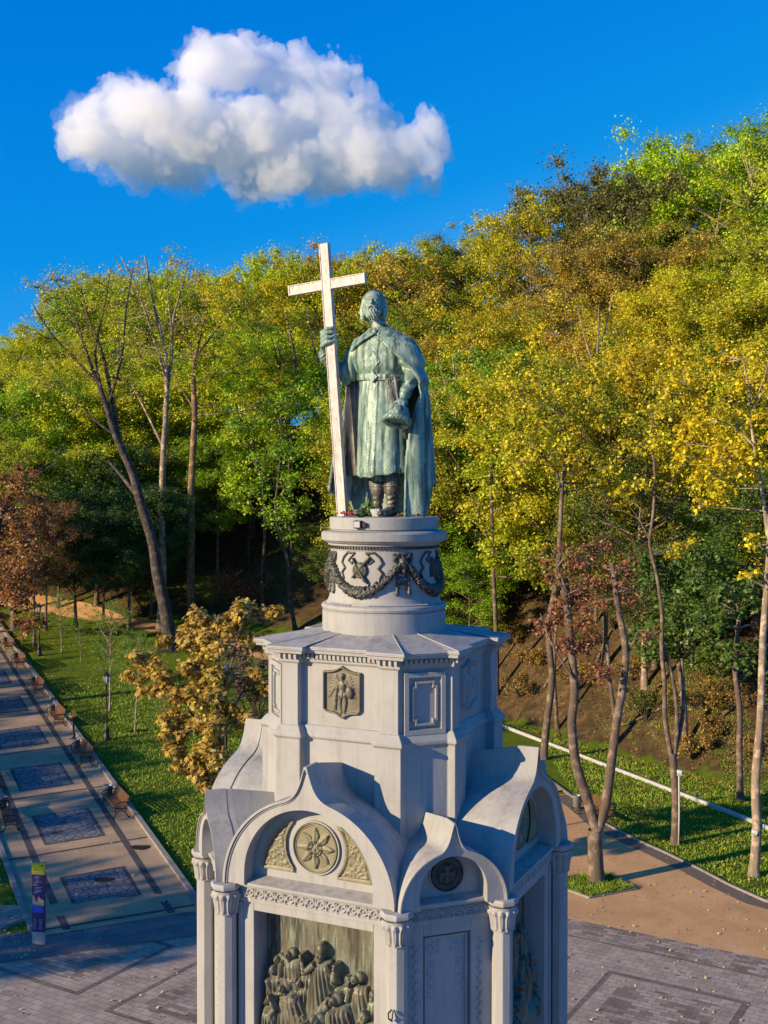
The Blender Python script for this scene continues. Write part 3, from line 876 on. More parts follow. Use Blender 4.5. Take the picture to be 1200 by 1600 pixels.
# ------------------------------------------------------------------ the bronze statue (local frame of the monument, feet at z = 0)
st = empty('statue', (0, 0, 16.475), TH)
tag(st, 'green bronze statue of a bearded man in a long cloak standing on the drum', 'statue')

def lerpz(Z, tab, j):
    zs = [r[0] for r in tab]; return np.interp(Z, zs, [r[j] for r in tab])

# --- body: head, neck, hands, boots' feet, one continuous bronze body
HC = np.array([-.17, -.12, 4.12])
def head_coords(X, Y, Z):
    x, y, z = (X - HC[0]) / 1.08, (Y - HC[1]) / 1.08, (Z - HC[2]) / 1.08
    a = R(-17); x, y = x * math.cos(a) - y * math.sin(a), x * math.sin(a) + y * math.cos(a)
    b = R(13); y, z = y * math.cos(b) - z * math.sin(b), y * math.sin(b) + z * math.cos(b)
    return x, y, z
def head(X, Y, Z):
    x, y, z = head_coords(X, Y, Z)
    d = ell(x, y, z, (0, .02, .045), (.172, .225, .245))
    d = smin(d, ell(x, y, z, (0, -.06, -.12), (.118, .130, .15)), .07)             # jaw
    d = smin(d, ell(x, y, z, (0, -.175, .070), (.120, .034, .020)), .03)            # brow
    for s in (-1, 1):
        d = smin(d, ell(x, y, z, (s * .083, -.14, -.050), (.042, .045, .036)), .04)   # cheek
        d = smax(d, -ell(x, y, z, (s * .062, -.226, .027), (.039, .040, .021)), .012)    # socket
        d = smin(d, ell(x, y, z, (s * .062, -.172, .022), (.030, .026, .019)), .004)    # eyeball
        d = smin(d, cone(x, y, z, (s * .030, -.196, .040), (s * .094, -.172, .034), .007, .005), .004)      # lids
        d = smin(d, cone(x, y, z, (s * .034, -.194, .006), (s * .090, -.172, .008), .005, .004), .004)
        d = smin(d, cone(x, y, z, (s * .022, -.212, .074), (s * .105, -.168, .074), .010, .006), .008)      # eyebrow
    d = smin(d, cone(x, y, z, (0, -.198, .050), (0, -.252, -.040), .014, .021), .014)
    d = smin(d, ell(x, y, z, (0, -.232, -.048), (.034, .024, .016)), .008)
    d = smin(d, cone(X, Y, Z, (-.13, -.05, 3.95), (-.07, .0, 3.55), .125, .16), .05)
    return d
def fingers(d, X, Y, Z, palm, rp, tips, kk=.02):
    d = smin(d, ell(X, Y, Z, palm, rp), .03)
    for ch in tips:
        for (p, q, r0, r1) in ch: d = smin(d, cone(X, Y, Z, p, q, r0, r1), kk)
    return d
def body(X, Y, Z):
    d = cone(X, Y, Z, (-.09, .0, 3.72), (-.07, .0, 3.4), .12, .2)
    # his right arm, raised to the cross
    d = np.minimum(d, cone(X, Y, Z, (-.52, .02, 3.36), (-.84, .05, 2.72), .17, .13))
    arm = cone(X, Y, Z, (-.84, .05, 2.72), (-1.20, -.235, 3.12), .13, .085)
    d = smin(d, arm, .05)
    d = smin(d, cone(X, Y, Z, (-1.20, -.235, 3.12), (-1.19, -.27, 3.30), .075, .07), .03)
    T = []
    for j, z in enumerate((3.33, 3.42, 3.51, 3.59)):
        T.append([((-1.17, -.26, z - .03), (-1.15, -.42, z + .02), .048, .043), ((-1.15, -.42, z + .02), (-1.01, -.475, z + .085), .043, .038), ((-1.01, -.475, z + .085), (-.90, -.455, z + .10), .038, .030)])
    T.append([((-1.14, -.2, 3.33), (-1.08, -.20, 3.46), .045, .038), ((-1.08, -.20, 3.46), (-.93, -.22, 3.54), .038, .028)])
    d = fingers(d, X, Y, Z, (-1.18, -.275, 3.42), (.065, .11, .19), T)
    # his left arm, lowered over the hat
    d = np.minimum(d, cone(X, Y, Z, (.44, .02, 3.26), (.66, -.02, 2.76), .17, .125))
    d = smin(d, cone(X, Y, Z, (.66, -.02, 2.76), (.60, -.36, 2.33), .12, .08), .04)
    d = smin(d, cone(X, Y, Z, (.60, -.36, 2.33), (.60, -.44, 2.22), .072, .075), .03)
    T = []
    for j, (a, b) in enumerate(((.50, -.03), (.57, .0), (.64, .02), (.705, .05))):
        u = .60 + (j - 1.5) * .058
        T.append([((u, -.46, 2.19), (u + .02 * (j - 1.5), -.66, 2.13), .036, .033), ((u + .02 * (j - 1.5), -.66, 2.13), (u + .035 * (j - 1.5), -.745, 2.01), .033, .03), ((u + .035 * (j - 1.5), -.745, 2.01), (u + .04 * (j - 1.5), -.76, 1.92), .03, .025)])
    T.append([((.52, -.44, 2.20), (.41, -.54, 2.13), .042, .036), ((.41, -.54, 2.13), (.365, -.64, 2.04), .036, .028)])
    d = fingers(d, X, Y, Z, (.60, -.52, 2.18), (.115, .13, .07), T)
    # legs
    d = np.minimum(d, cone(X, Y, Z, (.22, -.05, 1.5), (.23, -.10, .75), .21, .15))
    d = np.minimum(d, cone(X, Y, Z, (-.16, .08, 1.5), (-.13, .02, .75), .21, .15))
    return d
sdf_obj('body', body, (-1.35, -.95, .6), (.95, .35, 4.55), .0165, PATINA, st)

sdf_obj('head', head, (-.5, -.5, 3.55), (.2, .32, 4.52), .0085, PATINA_FACE_LIT, st)
# --- boots
def boots(X, Y, Z):
    d = cone(X, Y, Z, (.225, -.12, .95), (.225, -.11, .55), .155, .150)
    d = smin(d, cone(X, Y, Z, (.225, -.11, .55), (.225, -.10, .20), .150, .098), .05)
    d = smin(d, cone(X, Y, Z, (.225, -.08, .11), (.20, -.42, .075), .105, .085), .06)
    d = smin(d, ell(X, Y, Z, (.19, -.50, .065), (.085, .12, .055)), .05)
    e = cone(X, Y, Z, (-.13, .04, .95), (-.14, .02, .55), .15, .145)
    e = smin(e, cone(X, Y, Z, (-.14, .02, .55), (-.17, .05, .20), .145, .098), .05)
    e = smin(e, cone(X, Y, Z, (-.17, .03, .11), (-.36, -.27, .08), .105, .085), .06)
    e = smin(e, ell(X, Y, Z, (-.41, -.36, .065), (.09, .10, .055)), .05)
    d = np.minimum(d, e)
    wr = .011 * np.sin(Z * 62 + 3 * np.sin(X * 9) + 2 * np.sin(Y * 11)) * np.exp(-((Z - .30) / .14)**2)
    d = d + wr + .006 * wob(X, Y, Z, 30)
    d = np.minimum(d, np.maximum(d - .014, np.abs(Z - .60) - .02)); d = np.minimum(d, np.maximum(d - .012, np.abs(Z - .13) - .012))
    return np.maximum(d, -Z + .005)
sdf_obj('boots', boots, (-.62, -.72, -.02), (.5, .30, 1.1), .0145, PATINA_BROWN, st)

# --- hair and beard
def hair(X, Y, Z):
    x, y, z = head_coords(X, Y, Z)
    an = np.arctan2(x, y + .03)
    strand = .0065 * np.sin(an * 26 + 5 * z + 2 * np.sin(z * 13)) + .003 * np.sin(an * 47 + z * 20)
    cap = ell(x, y, z, (0, .05, .075), (.198, .225, .232))
    cap = smax(cap, -ell(x, y, z, (0, -.28, -.03), (.172, .27, .262)), .02)
    cap = smax(cap, -(z + .03), .03)
    lock = cap
    for s in (-1, 1):
        lock = smin(lock, cone(x, y, z, (s * .172, .0, .09), (s * .196, .03, -.08), .050, .052), .05)
        lock = smin(lock, cone(x, y, z, (s * .196, .03, -.08), (s * .180, .03, -.21), .052, .050), .04)
        lock = smin(lock, ell(x, y, z, (s * .168, .015, -.235), (.055, .06, .035)), .03)
    lock = smin(lock, cone(x, y, z, (0, .12, .0), (0, .12, -.20), .17, .13), .05)
    band = -.012 * np.exp(-((z - .17 + .10 * y) / .014)**2)
    part = .014 * np.exp(-(x / .010)**2) * (z > .15)
    return lock + strand + part + band
sdf_obj('hair', hair, (-.56, -.45, 3.66), (.26, .38, 4.6), .0095, PATINA, st)
def beard(X, Y, Z):
    x, y, z = head_coords(X, Y, Z)
    d = ell(x, y, z, (0, -.125, -.185), (.125, .105, .115))
    for s in (-1, 1):
        d = smin(d, cone(x, y, z, (s * .150, -.04, -.01), (s * .120, -.11, -.16), .022, .050), .04)
        d = smin(d, cone(x, y, z, (s * .035, -.14, -.26), (s * .022, -.13, -.295), .060, .03), .03)
    an = np.arctan2(x, -y)
    d = d + .007 * np.sin(an * 26 + 3 * np.sin(z * 26) + z * 18) + .004 * np.sin(z * 75 + an * 8)
    d = smax(d, -ell(x, y, z, (0, -.245, -.122), (.036, .030, .012)), .006)
    for s in (-1, 1):
        d = smin(d, cone(x, y, z, (s * .006, -.236, -.086), (s * .048, -.226, -.104), .017, .017), .008)
        d = smin(d, cone(x, y, z, (s * .048, -.226, -.104), (s * .092, -.196, -.152), .017, .009), .008)
    d = smin(d, ell(x, y, z, (0, -.222, -.136), (.032, .014, .010)), .003)
    return d
sdf_obj('beard', beard, (-.46, -.56, 3.66), (.16, .12, 4.28), .0085, PATINA_FACE_LIT, st)

# --- tunic
TT = [  # z, cx, cy, rx, ry
    (.78, .03, .0, .585, .50), (1.2, .02, .0, .56, .47), (1.8, .0, .0, .53, .42), (2.35, -.02, .0, .50, .37), (2.68, -.03, .0, .455, .325), (2.80, -.03, .0, .475, .335),
    (3.05, -.04, -.02, .54, .37), (3.3, -.04, .0, .57, .33), (3.45, -.05, .01, .50, .28), (3.58, -.06, .02, .30, .20), (3.66, -.07, .02, .17, .16)]
def tunic(X, Y, Z):
    cx, cy_, rx, ry = [lerpz(Z, TT, j) for j in (1, 2, 3, 4)]
    x, y = (X - cx) / rx, (Y - cy_) / ry
    rho = np.sqrt(x * x + y * y); ph = np.arctan2(x, -y)
    sk = np.clip((2.66 - Z) / 1.8, 0, 1)
    f = (.35 + sk) * .055 * (np.abs(np.sin(ph * 5.5 + .9 + .5 * np.sin(Z * 1.6))) - .5) * (Z < 2.70)
    f = f + .035 * sk * np.sin(ph * 3 + 1.2)
    f = f + .022 * np.sin(ph * 22 + 2 * np.sin(ph * 3)) * np.clip(1 - np.abs(Z - 2.58) / .30, 0, 1)        # gathers under the belt
    f = f + .028 * np.sin(ph * 9 + 1 + (Z - 2.8) * 5) * np.clip((3.35 - Z) / .5, 0, 1) * (Z > 2.74)
    blouse = .05 * np.exp(-((Z - 2.90) / .10)**2)                                                              # chest blouses over the belt
    d = (rho - 1 - f - blouse) * np.minimum(rx, ry)
    fr = np.exp(-(((X + .06) / .115)**8)) * (Y < 0)
    emb = .012 + .006 * np.sin(X * 95) * np.sin(Z * 95)
    d = d - fr * emb - fr * .008 * (np.abs(np.abs(X + .06) - .095) < .014)
    hem = np.exp(-(((Z - .90) / .085)**6)); d = d - hem * (.012 + .006 * np.sin(ph * 60) * np.sin(Z * 80)) 
    # heart-shaped pendant on the breast
    px, pz = (X + .06), Z - 3.02
    pend = np.abs(np.abs(px) * 1.0 + np.abs(pz + .02) * .82 - .145) - .012
    d = np.where((Y < 0) & (pend < 0), d - .016, d)
    # sleeve of the raised arm, wide and open
    s1 = cone(X, Y, Z, (-.50, .02, 3.36), (-.80, .03, 2.80), .20, .245)
    s1 = s1 + .018 * np.sin((X + Y * .6) * 34 + 6 * Z) * np.clip((3.3 - Z) / .4, 0, 1)
    s1 = np.maximum(s1, -(Z - 2.66 - .12 * np.sin(X * 5)))
    s1 = np.maximum(s1, -cone(X, Y, Z, (-.80, .03, 2.85), (-.84, .03, 2.45), .17, .20))
    d = smin(d, s1, .05)
    # tight cuffed sleeve of the raised forearm, wrinkled
    s2 = cone(X, Y, Z, (-.86, .02, 2.74), (-1.20, -.235, 3.19), .155, .115) + .012 * np.sin((X * -.6 + Z * .8) * 95 + 4 * Y)
    d = np.minimum(d, s2)
    # sleeve of the lowered arm
    s3 = smin(cone(X, Y, Z, (.42, .0, 3.25), (.655, -.03, 2.78), .19, .165), cone(X, Y, Z, (.655, -.03, 2.78), (.60, -.33, 2.36), .165, .105), .05)
    s3 = s3 + .016 * np.sin(Z * 36 + X * 14 + 3 * np.sin(Y * 12)) 
    s3 = np.minimum(s3, cone(X, Y, Z, (.603, -.315, 2.40), (.60, -.36, 2.335), .112, .105))
    d = smin(d, s3, .04)
    low = .80 + .05 * np.sin(ph * 2 - .6) + .015 * np.sin(ph * 11)
    d = np.maximum(d, low - Z)
    # hollow skirt
    d = np.maximum(d, -np.maximum((rho + .14 - f - 1) * np.minimum(rx, ry), Z - 1.3))
    return d + .003 * wob(X, Y, Z, 26)
sdf_obj('tunic', tunic, (-1.36, -.72, .70), (.92, .62, 3.75), .0175, PATINA, st)

# --- belt with studs, hanging strap, scabbard
def belt(X, Y, Z):
    Zc = np.clip(Z, 2.62, 2.80)
    cx, cy_, rx, ry = [lerpz(Zc, TT, j) for j in (1, 2, 3, 4)]
    rho = np.sqrt(((X - cx) / rx)**2 + ((Y - cy_) / ry)**2); ph = np.arctan2(X - cx, -(Y - cy_))
    d = np.maximum(np.abs((rho - 1.055) * ry) - .026, np.abs(Z - 2.705 + .02 * np.sin(ph)) - .062)
    stud = np.cos(ph * 22) * .5 + .5
    d = d - .012 * stud * np.exp(-((Z - 2.705) / .03)**2)
    bk = np.maximum(np.abs(X + .06) + np.abs(Z - 2.70) - .115, np.abs(Y + .375) - .032)
    d = np.minimum(d, bk)
    return d
sdf_obj('belt', belt, (-.62, -.46, 2.55), (.58, .42, 2.86), .011, PATINA, st)
m = MB()
m.loft([[(.20, -.40, 2.66), (.29, -.375, 2.66), (.29, -.35, 2.66), (.20, -.37, 2.66)], [(.30, -.47, 2.35), (.39, -.45, 2.35), (.39, -.42, 2.35), (.30, -.44, 2.35)], [(.39, -.50, 2.08), (.48, -.49, 2.08), (.48, -.46, 2.08), (.39, -.47, 2.08)]])
for k in range(6):
    t = (k + .5) / 6; m.box((.245 + .18 * t, -.40 - .085 * t, 2.64 - .55 * t), (.035, .03, .035))
m.build('strap', PATINA_BROWN, st, smooth=False)
m = MB(); m.tube([(.40, -.36, 2.72), (.43, -.38, 2.62), (.47, -.42, 2.40), (.52, -.44, 2.2), (.62, -.34, 1.5)], [.03, .045, .032, .036, .028], 10)
m.tube([(.34, -.39, 2.59), (.43, -.385, 2.60), (.53, -.36, 2.62)], .022, 8)
m.build('sword', PATINA_BROWN, st, smooth=True)

# --- cloak: an open shell that falls from the collar
CT = [(-.02, -.06, .10, .98, .64), (.5, -.09, .10, 1.03, .66), (1.2, -.06, .09, .98, .64), (2.0, -.01, .08, .90, .60), (2.6, .02, .06, .80, .54), (3.0, .02, .04, .745, .47),
      (3.3, -.01, .03, .685, .41), (3.45, -.03, .02, .585, .35), (3.55, -.05, .02, .42, .28), (3.64, -.07, .02, .27, .22), (3.72, -.08, .02, .20, .18)]
def cloak(X, Y, Z):
    cx, cy_, rx, ry = [lerpz(Z, CT, j) for j in (1, 2, 3, 4)]
    x, y = (X - cx) / rx, (Y - cy_) / ry
    rho = np.sqrt(x * x + y * y); ph = np.arctan2(x, -y); a = np.mod(ph, 2 * math.pi)
    g = np.clip((3.3 - Z) / 2.6, 0, 1)
    f = .085 * g * (np.abs(np.sin(a * 6.5 + .7 * np.sin(Z * .9) + .4)) - .45) + .05 * g * np.sin(a * 4 + 1.0 + Z * .5)
    # oblique drapery over the lowered arm
    obl = sm(3.22 - Z, 0, .45) * np.sin((X * 1.0 + Z * .86) * 19 + 2.2 * np.sin(Z * 2)) * np.exp(-((Z - 2.85) / .55)**2) * (ph > -.1) * (ph < 2.2)
    f = f + .042 * obl
    push = .30 * np.exp(-((a - 1.35) / .55)**2) * np.exp(-((Z - 2.75) / .5)**2)      # the arm holds it out
    f = f + push * .22
    d = np.abs((rho - 1 - f) * np.minimum(rx, ry)) - .023
    aR = np.interp(Z, [0, 1.5, 2.0, 2.35, 2.6, 2.9, 3.2, 3.45, 3.56, 3.8], [.74, .84, .98, 1.18, 1.16, .86, .42, .10, .02, .02])
    aL = np.interp(Z, [0, 1.0, 2.4, 2.75, 3.0, 3.25, 3.42, 3.56, 3.8], [-1.30, -1.34, -1.52, -1.62, -1.45, -1.0, -.48, -.02, -.02])
    edge = np.maximum(aR - a, a - (2 * math.pi + aL)) * rho * np.minimum(rx, ry)
    roll = np.exp(-(edge / .03)**2) * .004
    d = smax(d - roll, edge, .02)
    hem = np.interp(a, [0, .7, 1.35, 1.42, 1.5, 2.1, 2.35, 4.1, 4.35, 4.7, 5.0, 5.25], [.02, .02, .02, .06, .62, .58, .03, .03, .40, .42, .46, .50]) + .03 * np.sin(a * 13)
    d = np.maximum(d, hem - Z)
    d = np.maximum(d, Z - 3.69)
    # embroidered border along the hem and on the shoulder cape
    d = d - .005 * np.sin(a * 70) * np.sin(Z * 60) * (np.exp(-((Z - hem - .12) / .07)**4))
    return d + .004 * wob(X, Y, Z, 9)
sdf_obj('cloak', cloak, (-1.4, -.95, -.03), (1.35, 1.0, 3.76), .0195, PATINA, st)
# fold of cloak lining seen between cross and tunic, hanging from the raised arm
def lining(X, Y, Z):
    t = np.clip((2.75 - Z) / 2.1, 0, 1)
    yb = .02 + .10 * np.sin(X * 17 + 1.0) * (.3 + .7 * t) + .02 * np.sin(Z * 3)
    d = np.abs(Y - yb) - .022
    d = np.maximum(d * .7, np.maximum(X - (-.44 + .10 * t), -(X + .84 + .10 * t)))
    return np.maximum(d, np.maximum(Z - 2.85, .80 - Z))
sdf_obj('cloak_lining', lining, (-1.05, -.2, .75), (-.25, .25, 2.9), .017, PATINA_BROWN, st)
m = MB()
m.tube([(-.34, .12, .0), (-.345, .12, .4), (-.33, .10, .9)], [.075, .07, .07], 14)
m.build('support_post', PATINA_BROWN, st, smooth=True)
m = MB(); m.lathe([(.0, 0), (.07, .0), (.075, .02), (.05, .04), (.0, .045)], 20, cap=False)
ms = m.build('brooch', PATINA, st, smooth=True); ms.rotation_euler = (R(90), 0, 0); ms.location = (-.075, -.265, 3.585); ms.scale = (.75, .75, 1)
# collar trim
def collar(X, Y, Z):
    q = np.sqrt(((X + .08) / .215)**2 + ((Y - .0) / .21)**2)
    return np.sqrt(((q - 1) * .2)**2 + (Z - 3.64 - .12 * (Y + .05))**2) - .028 + .004 * np.sin(np.arctan2(X, Y) * 40)
sdf_obj('collar', collar, (-.4, -.32, 3.5), (.24, .32, 3.78), .011, PATINA, st)

# --- the fur-trimmed hat held in the lowered hand
hat = empty('princely_hat', (0, 0, 16.475), TH)
tag(hat, 'round bronze hat with a fur rim held low in the statue\'s hand', 'hat')
def hx(X, Y, Z):
    x, y, z = X - .60, Y + .66, Z - 1.93
    b = R(22); y, z = y * math.cos(b) - z * math.sin(b), y * math.sin(b) + z * math.cos(b)
    return x, y, z
def crown_(X, Y, Z):
    x, y, z = hx(X, Y, Z)
    d = ell(x, y, z, (0, 0, -.02), (.225, .225, .245)); d = np.maximum(d, -z - .10)
    return d - .010 * np.maximum(0, np.sin(np.arctan2(x, y) * 8)) * (z > 0) + .008 * wob(X, Y, Z, 38)
sdf_obj('crown', crown_, (.28, -1.0, 1.6), (.92, -.3, 2.25), .013, PATINA, hat)
def fur(X, Y, Z):
    x, y, z = hx(X, Y, Z)
    return np.sqrt((np.sqrt(x * x + y * y) - .235)**2 + (z + .12)**2) - .056 + .007 * wob(X, Y, Z, 71) + .006 * wob(X, Y, Z, 33, 2.0)
sdf_obj('fur_rim', fur, (.22, -1.05, 1.5), (.98, -.25, 2.15), .012, PATINA, hat)

# ------------------------------------------------------------------ the cross
def m_cross():
    m, t, b = newmat('weathered_white_paint')
    g = coord(t, 'Object', (1, 1, .35))
    base = ramp(t, noise(t, 9, 7, .7, g), [(.36, (.50, .41, .38)), (.6, (.70, .61, .57)), (.8, (.76, .69, .65))])
    base = mixc(t, ramp(t, noise(t, 16, 6, .75, g), [(.55, (0, 0, 0)), (.64, (.9, .9, .9))]), base, (.27, .19, .17))
    t.links.new(base, b.inputs['Base Color']); b.inputs['Roughness'].default_value = .55
    bump(t, b, noise(t, 25, 5, .7, g), .3, .01)
    return m
CROSSM = m_cross()
cr = empty('cross', (0, 0, 16.475), TH)
tag(cr, 'tall weathered white latin cross gripped by the statue, its foot on the drum', 'cross')
CB = Vector((-.72, -.36, .004)); CTp = Vector((-1.125, -.36, 5.36)); ax = (CTp - CB); Lc = ax.length; ax.normalize()
sx_ = Vector((0, -1, 0)).cross(ax).normalized() * -1
if sx_.x < 0: sx_ = -sx_
rot = Matrix((sx_, ax.cross(sx_), ax)).transposed()
def beam(name, c, L_, horiz=False, parent=cr):
    m = MB(); h_, t_ = .098, .055
    pr = [(-h_, -t_), (-h_, -t_ - .012), (-h_ + .016, -t_ - .012), (-h_ + .016, -t_ + .0), (h_ - .016, -t_), (h_ - .016, -t_ - .012), (h_, -t_ - .012), (h_, t_), (-h_, t_)]
    if horiz: m.loft([[(z, y, -x) for x, y in pr] for z in (-L_ / 2, L_ / 2)])
    else: m.loft([[(x, y, z) for x, y in pr] for z in (-L_ / 2, L_ / 2)])
    o = m.build(name, CROSSM, parent)
    o.matrix_local = Matrix.Translation(c) @ rot.to_4x4()
    return o
sh = beam('upright', CB + ax * Lc / 2, Lc)
zc = 4.55
cc = CB + ax * (zc / ax.z)
for s in (-1, 1):
    o = beam('arm', cc + sx_ * s * (.098 + .365), .73, True)
    for e_ in (1,):
        m = MB(); m.bx(-.012, .012, -.069, .055, -.098, .098); k = m.build('end_cap', CROSSM, o); k.location = (s * .377, 0, 0)

# small things left at the statue's feet
def leafy_clump(name, c, n, spread, size, mats, rz=0.0):
    pass
fl = empty('flower_bouquet', (0, 0, 16.475), TH); tag(fl, 'small bouquet of green leaves, white paper and red flowers lying at the statue\'s feet', 'flowers')
rb = random.Random(5)
m = MB()
for k in range(70):
    c = Vector((-.10 + rb.gauss(0, .09), -.42 + rb.gauss(0, .08), .05 + abs(rb.gauss(0, .09)))); a = Vector((rb.gauss(0, 1), rb.gauss(0, 1), rb.gauss(.4, .6))).normalized(); b_ = a.cross(Vector((.3, .5, .8))).normalized()
    m.add([c, c + a * .06 + b_ * .025, c + a * .13, c + a * .06 - b_ * .025], [(0, 1, 2, 3)])
m.build('leaves', m_plain('bouquet_green', (.12, .28, .03), .6), fl)
m = MB(); m.loft([[(.02, -.56, .01), (.12, -.52, .01), (.10, -.44, .01), (.0, -.48, .01)], [(-.02, -.60, .15), (.16, -.54, .16), (.14, -.42, .14), (-.04, -.46, .15)]])
m.build('paper_wrap', m_plain('white_paper', (.75, .75, .74), .6), fl)
m = MB()
for k in range(26):
    c = (-.50 + rb.gauss(0, .085), -.50 + rb.gauss(0, .05), .04 + abs(rb.gauss(0, .03))); r_ = rb.uniform(.018, .034)
    m.lathe([(.001, c[2] - r_), (r_ * .8, c[2] - r_ * .5), (r_, c[2]), (r_ * .7, c[2] + r_ * .6), (.001, c[2] + r_)], 7, c[:2], cap=False)
m.build('blossoms', m_plain('red_petals', (.42, .06, .05), .6), fl)
fx = empty('floodlight', (0, 0, 16.475), TH); tag(fx, 'small black floodlight box clamped to the rim under the statue\'s feet', 'lamp')
m = MB(); m.box((-.02, -1.10, -.13), (.16, .10, .15), R(4)); m.box((.11, -1.085, -.14), (.08, .07, .09), R(8)); m.build('housing', BLACK, fx, bevel=.012)
m = MB(); m.box((-.02, -1.155, -.13), (.12, .012, .11), R(4)); m.build('lens', GLASS, fx)
m = MB(); m.tube([(-.06, -1.07, -.06), (-.05, -1.0, .01), (.0, -.9, .012)], .012, 6); m.build('cable', BLACK, fx)
# ------------------------------------------------------------------ terrain
FX = [-160, -60, -30, -15, 8, 20, 40, 80, 170]
FD = [118, 112, 108, 105, 86, 66, 52, 44, 40]            # how far from the camera the hill's foot lies
CX = [-160, -60, -30, 0, 25, 45, 80, 170]
CH = [17, 17, 18, 21, 27, 34, 40, 40]                   # how high the hill rises
def T(x, y):
    x = np.asarray(x, float); y = np.asarray(y, float); d = y - CAMY
    wl = sm(-x, -4.0, 7.0)
    z = .08 * np.clip(d - 46, 0, 62) * wl
    F = np.interp(x, FX, FD); Hc = np.interp(x, CX, CH)
    t = np.clip((d - F) / (Hc / .52), 0, 1.0)
    z = z + Hc * (t**1.12 * (1 - .12 * t) / .88)
    z = z + sm(d - F, 0, 8) * (.35 * np.sin(x * .31 + y * .17) + .25 * np.sin(x * .13 - y * .41 + 1))
    z = z - 6 * sm(-y, 60, 200)
    return z
def Tz(x, y): return float(T(x, y))
def at(px, py):
    """where the ground is met by the line of sight through a photo pixel"""
    lo, hi = 8.0, 260.0
    f = lambda d: 17 - (py - HZ) * d / FPX - Tz((px - 600) * d / FPX, d + CAMY)
    d = lo
    while d < hi and f(d) > 0: d += 1.0
    a, b = d - 1, d
    for _ in range(25):
        c = (a + b) / 2
        if f(c) > 0: a = c
        else: b = c
    x = (px - 600) * a / FPX
    return Vector((x, a + CAMY, Tz(x, a + CAMY)))
def P(px, py, d): return Vector(((px - 600) * d / FPX, d + CAMY, CAMZ - (py - HZ) * d / FPX))

def m_ground():
    m, t, b = newmat('grass_and_leaf_litter')
    g = geo(t)
    n1 = noise(t, .35, 5, .6, g); n2 = noise(t, 1.1, 8, .75, g, .8); n3 = noise(t, 22, 4, .8, g)
    gr = ramp(t, n2, [(.28, (.09, .15, .012)), (.5, (.18, .29, .015)), (.72, (.32, .38, .03))])
    gr = mixc(t, .7, gr, ramp(t, n3, [(.3, (.25, .25, .25)), (.7, (1.0, 1.0, 1.0))]), 'MULTIPLY')
    lv = N(t, 'ShaderNodeTexVoronoi', Scale=2.6); t.links.new(g, lv.inputs['Vector'])
    lf = ramp(t, lv.outputs['Distance'], [(.10, (1, 1, 1)), (.16, (0, 0, 0))])
    lfm = mixc(t, 1.0, lf, ramp(t, n1, [(.40, (.2, .2, .2)), (.62, (1, 1, 1))]), 'MULTIPLY')
    gr = mixc(t, lfm, gr, (.42, .30, .05))
    br = ramp(t, n2, [(.3, (.055, .038, .02)), (.5, (.15, .10, .05)), (.72, (.34, .22, .09))])
    br = mixc(t, .7, br, ramp(t, n3, [(.3, (.35, .35, .35)), (.7, (1, 1, 1))]), 'MULTIPLY')
    nz = N(t, 'ShaderNodeSeparateXYZ'); t.links.new(N(t, 'ShaderNodeNewGeometry').outputs['Normal'], nz.inputs[0])
    f = math_(t, 'ADD', nz.outputs[2], math_(t, 'MULTIPLY', math_(t, 'SUBTRACT', n1, .5), .25))
    base = mixc(t, ramp(t, f, [(.90, (0, 0, 0)), (.955, (1, 1, 1))]), br, gr)
    t.links.new(base, b.inputs['Base Color']); b.inputs['Roughness'].default_value = .95
    b.inputs['Specular IOR Level'].default_value = .15
    bump(t, b, n3, .9, .08)
    return m
GROUND = m_ground()
xs = np.concatenate([np.linspace(-900, -165, 12), np.linspace(-160, 160, 250), np.linspace(165, 900, 12)])
ys = np.concatenate([np.linspace(-500, -64, 10), np.linspace(-60, 190, 220), np.linspace(196, 1200, 14)])
U, V = np.meshgrid(xs, ys, indexing='ij')
hf_o = hf_obj('grass_ground', U, V, T(U, V), lambda u, v, h: (u, v, h), GROUND)
tag(hf_o, kind='structure')

# ------------------------------------------------------------------ pavings
def m_pavers(name, ang, bw, bh, c1, c2, mort, var=.5, off=.5, msz=.012, rough=.8):
    m, t, b = newmat(name)
    g = geo(t, None, (0, 0, -R(ang)))
    br = N(t, 'ShaderNodeTexBrick', Scale=1.0, offset=off)
    br.inputs['Brick Width'].default_value = bw; br.inputs['Row Height'].default_value = bh
    br.inputs['Mortar Size'].default_value = msz; br.inputs['Mortar Smooth'].default_value = .3; br.inputs['Bias'].default_value = 0
    br.inputs['Color1'].default_value = (*c1, 1); br.inputs['Color2'].default_value = (*c2, 1); br.inputs['Mortar'].default_value = (*mort, 1)
    t.links.new(g, br.inputs['Vector'])
    n = noise(t, 1.1, 6, .65, geo(t)); n2 = noise(t, 40, 3, .7, geo(t))
    c = mixc(t, 1.0, br.outputs['Color'], ramp(t, n, [(.3, (1 - var * .6,) * 3), (.7, (1 + var * .25,) * 3)]), 'MULTIPLY')
    c = mixc(t, .5, c, ramp(t, n2, [(.3, (.6,) * 3), (.7, (1.15,) * 3)]), 'MULTIPLY')
    t.links.new(c, b.inputs['Base Color']); b.inputs['Roughness'].default_value = rough
    bump(t, b, br.outputs['Fac'], -.3, .01)
    return m
PAVER = m_pavers('plaza_pavers', -30, .46, .30, (.44, .355, .285), (.58, .47, .38), (.20, .16, .13))
PAVER_MIX = m_pavers('plaza_mixed_pavers', -30, .42, .22, (.25, .195, .15), (.58, .47, .38), (.16, .13, .11), .6)
PAVER_DARK = m_pavers('plaza_dark_pavers', -30, .42, .20, (.22, .17, .14), (.28, .22, .18), (.06, .055, .05))
PAVER_SHADE = m_pavers('shaded_edge_pavers', 23, .8, .8, (.17, .17, .175), (.24, .235, .23), (.12, .115, .11))  # plaza pavers in a bluish dark tone, the shadow band painted in
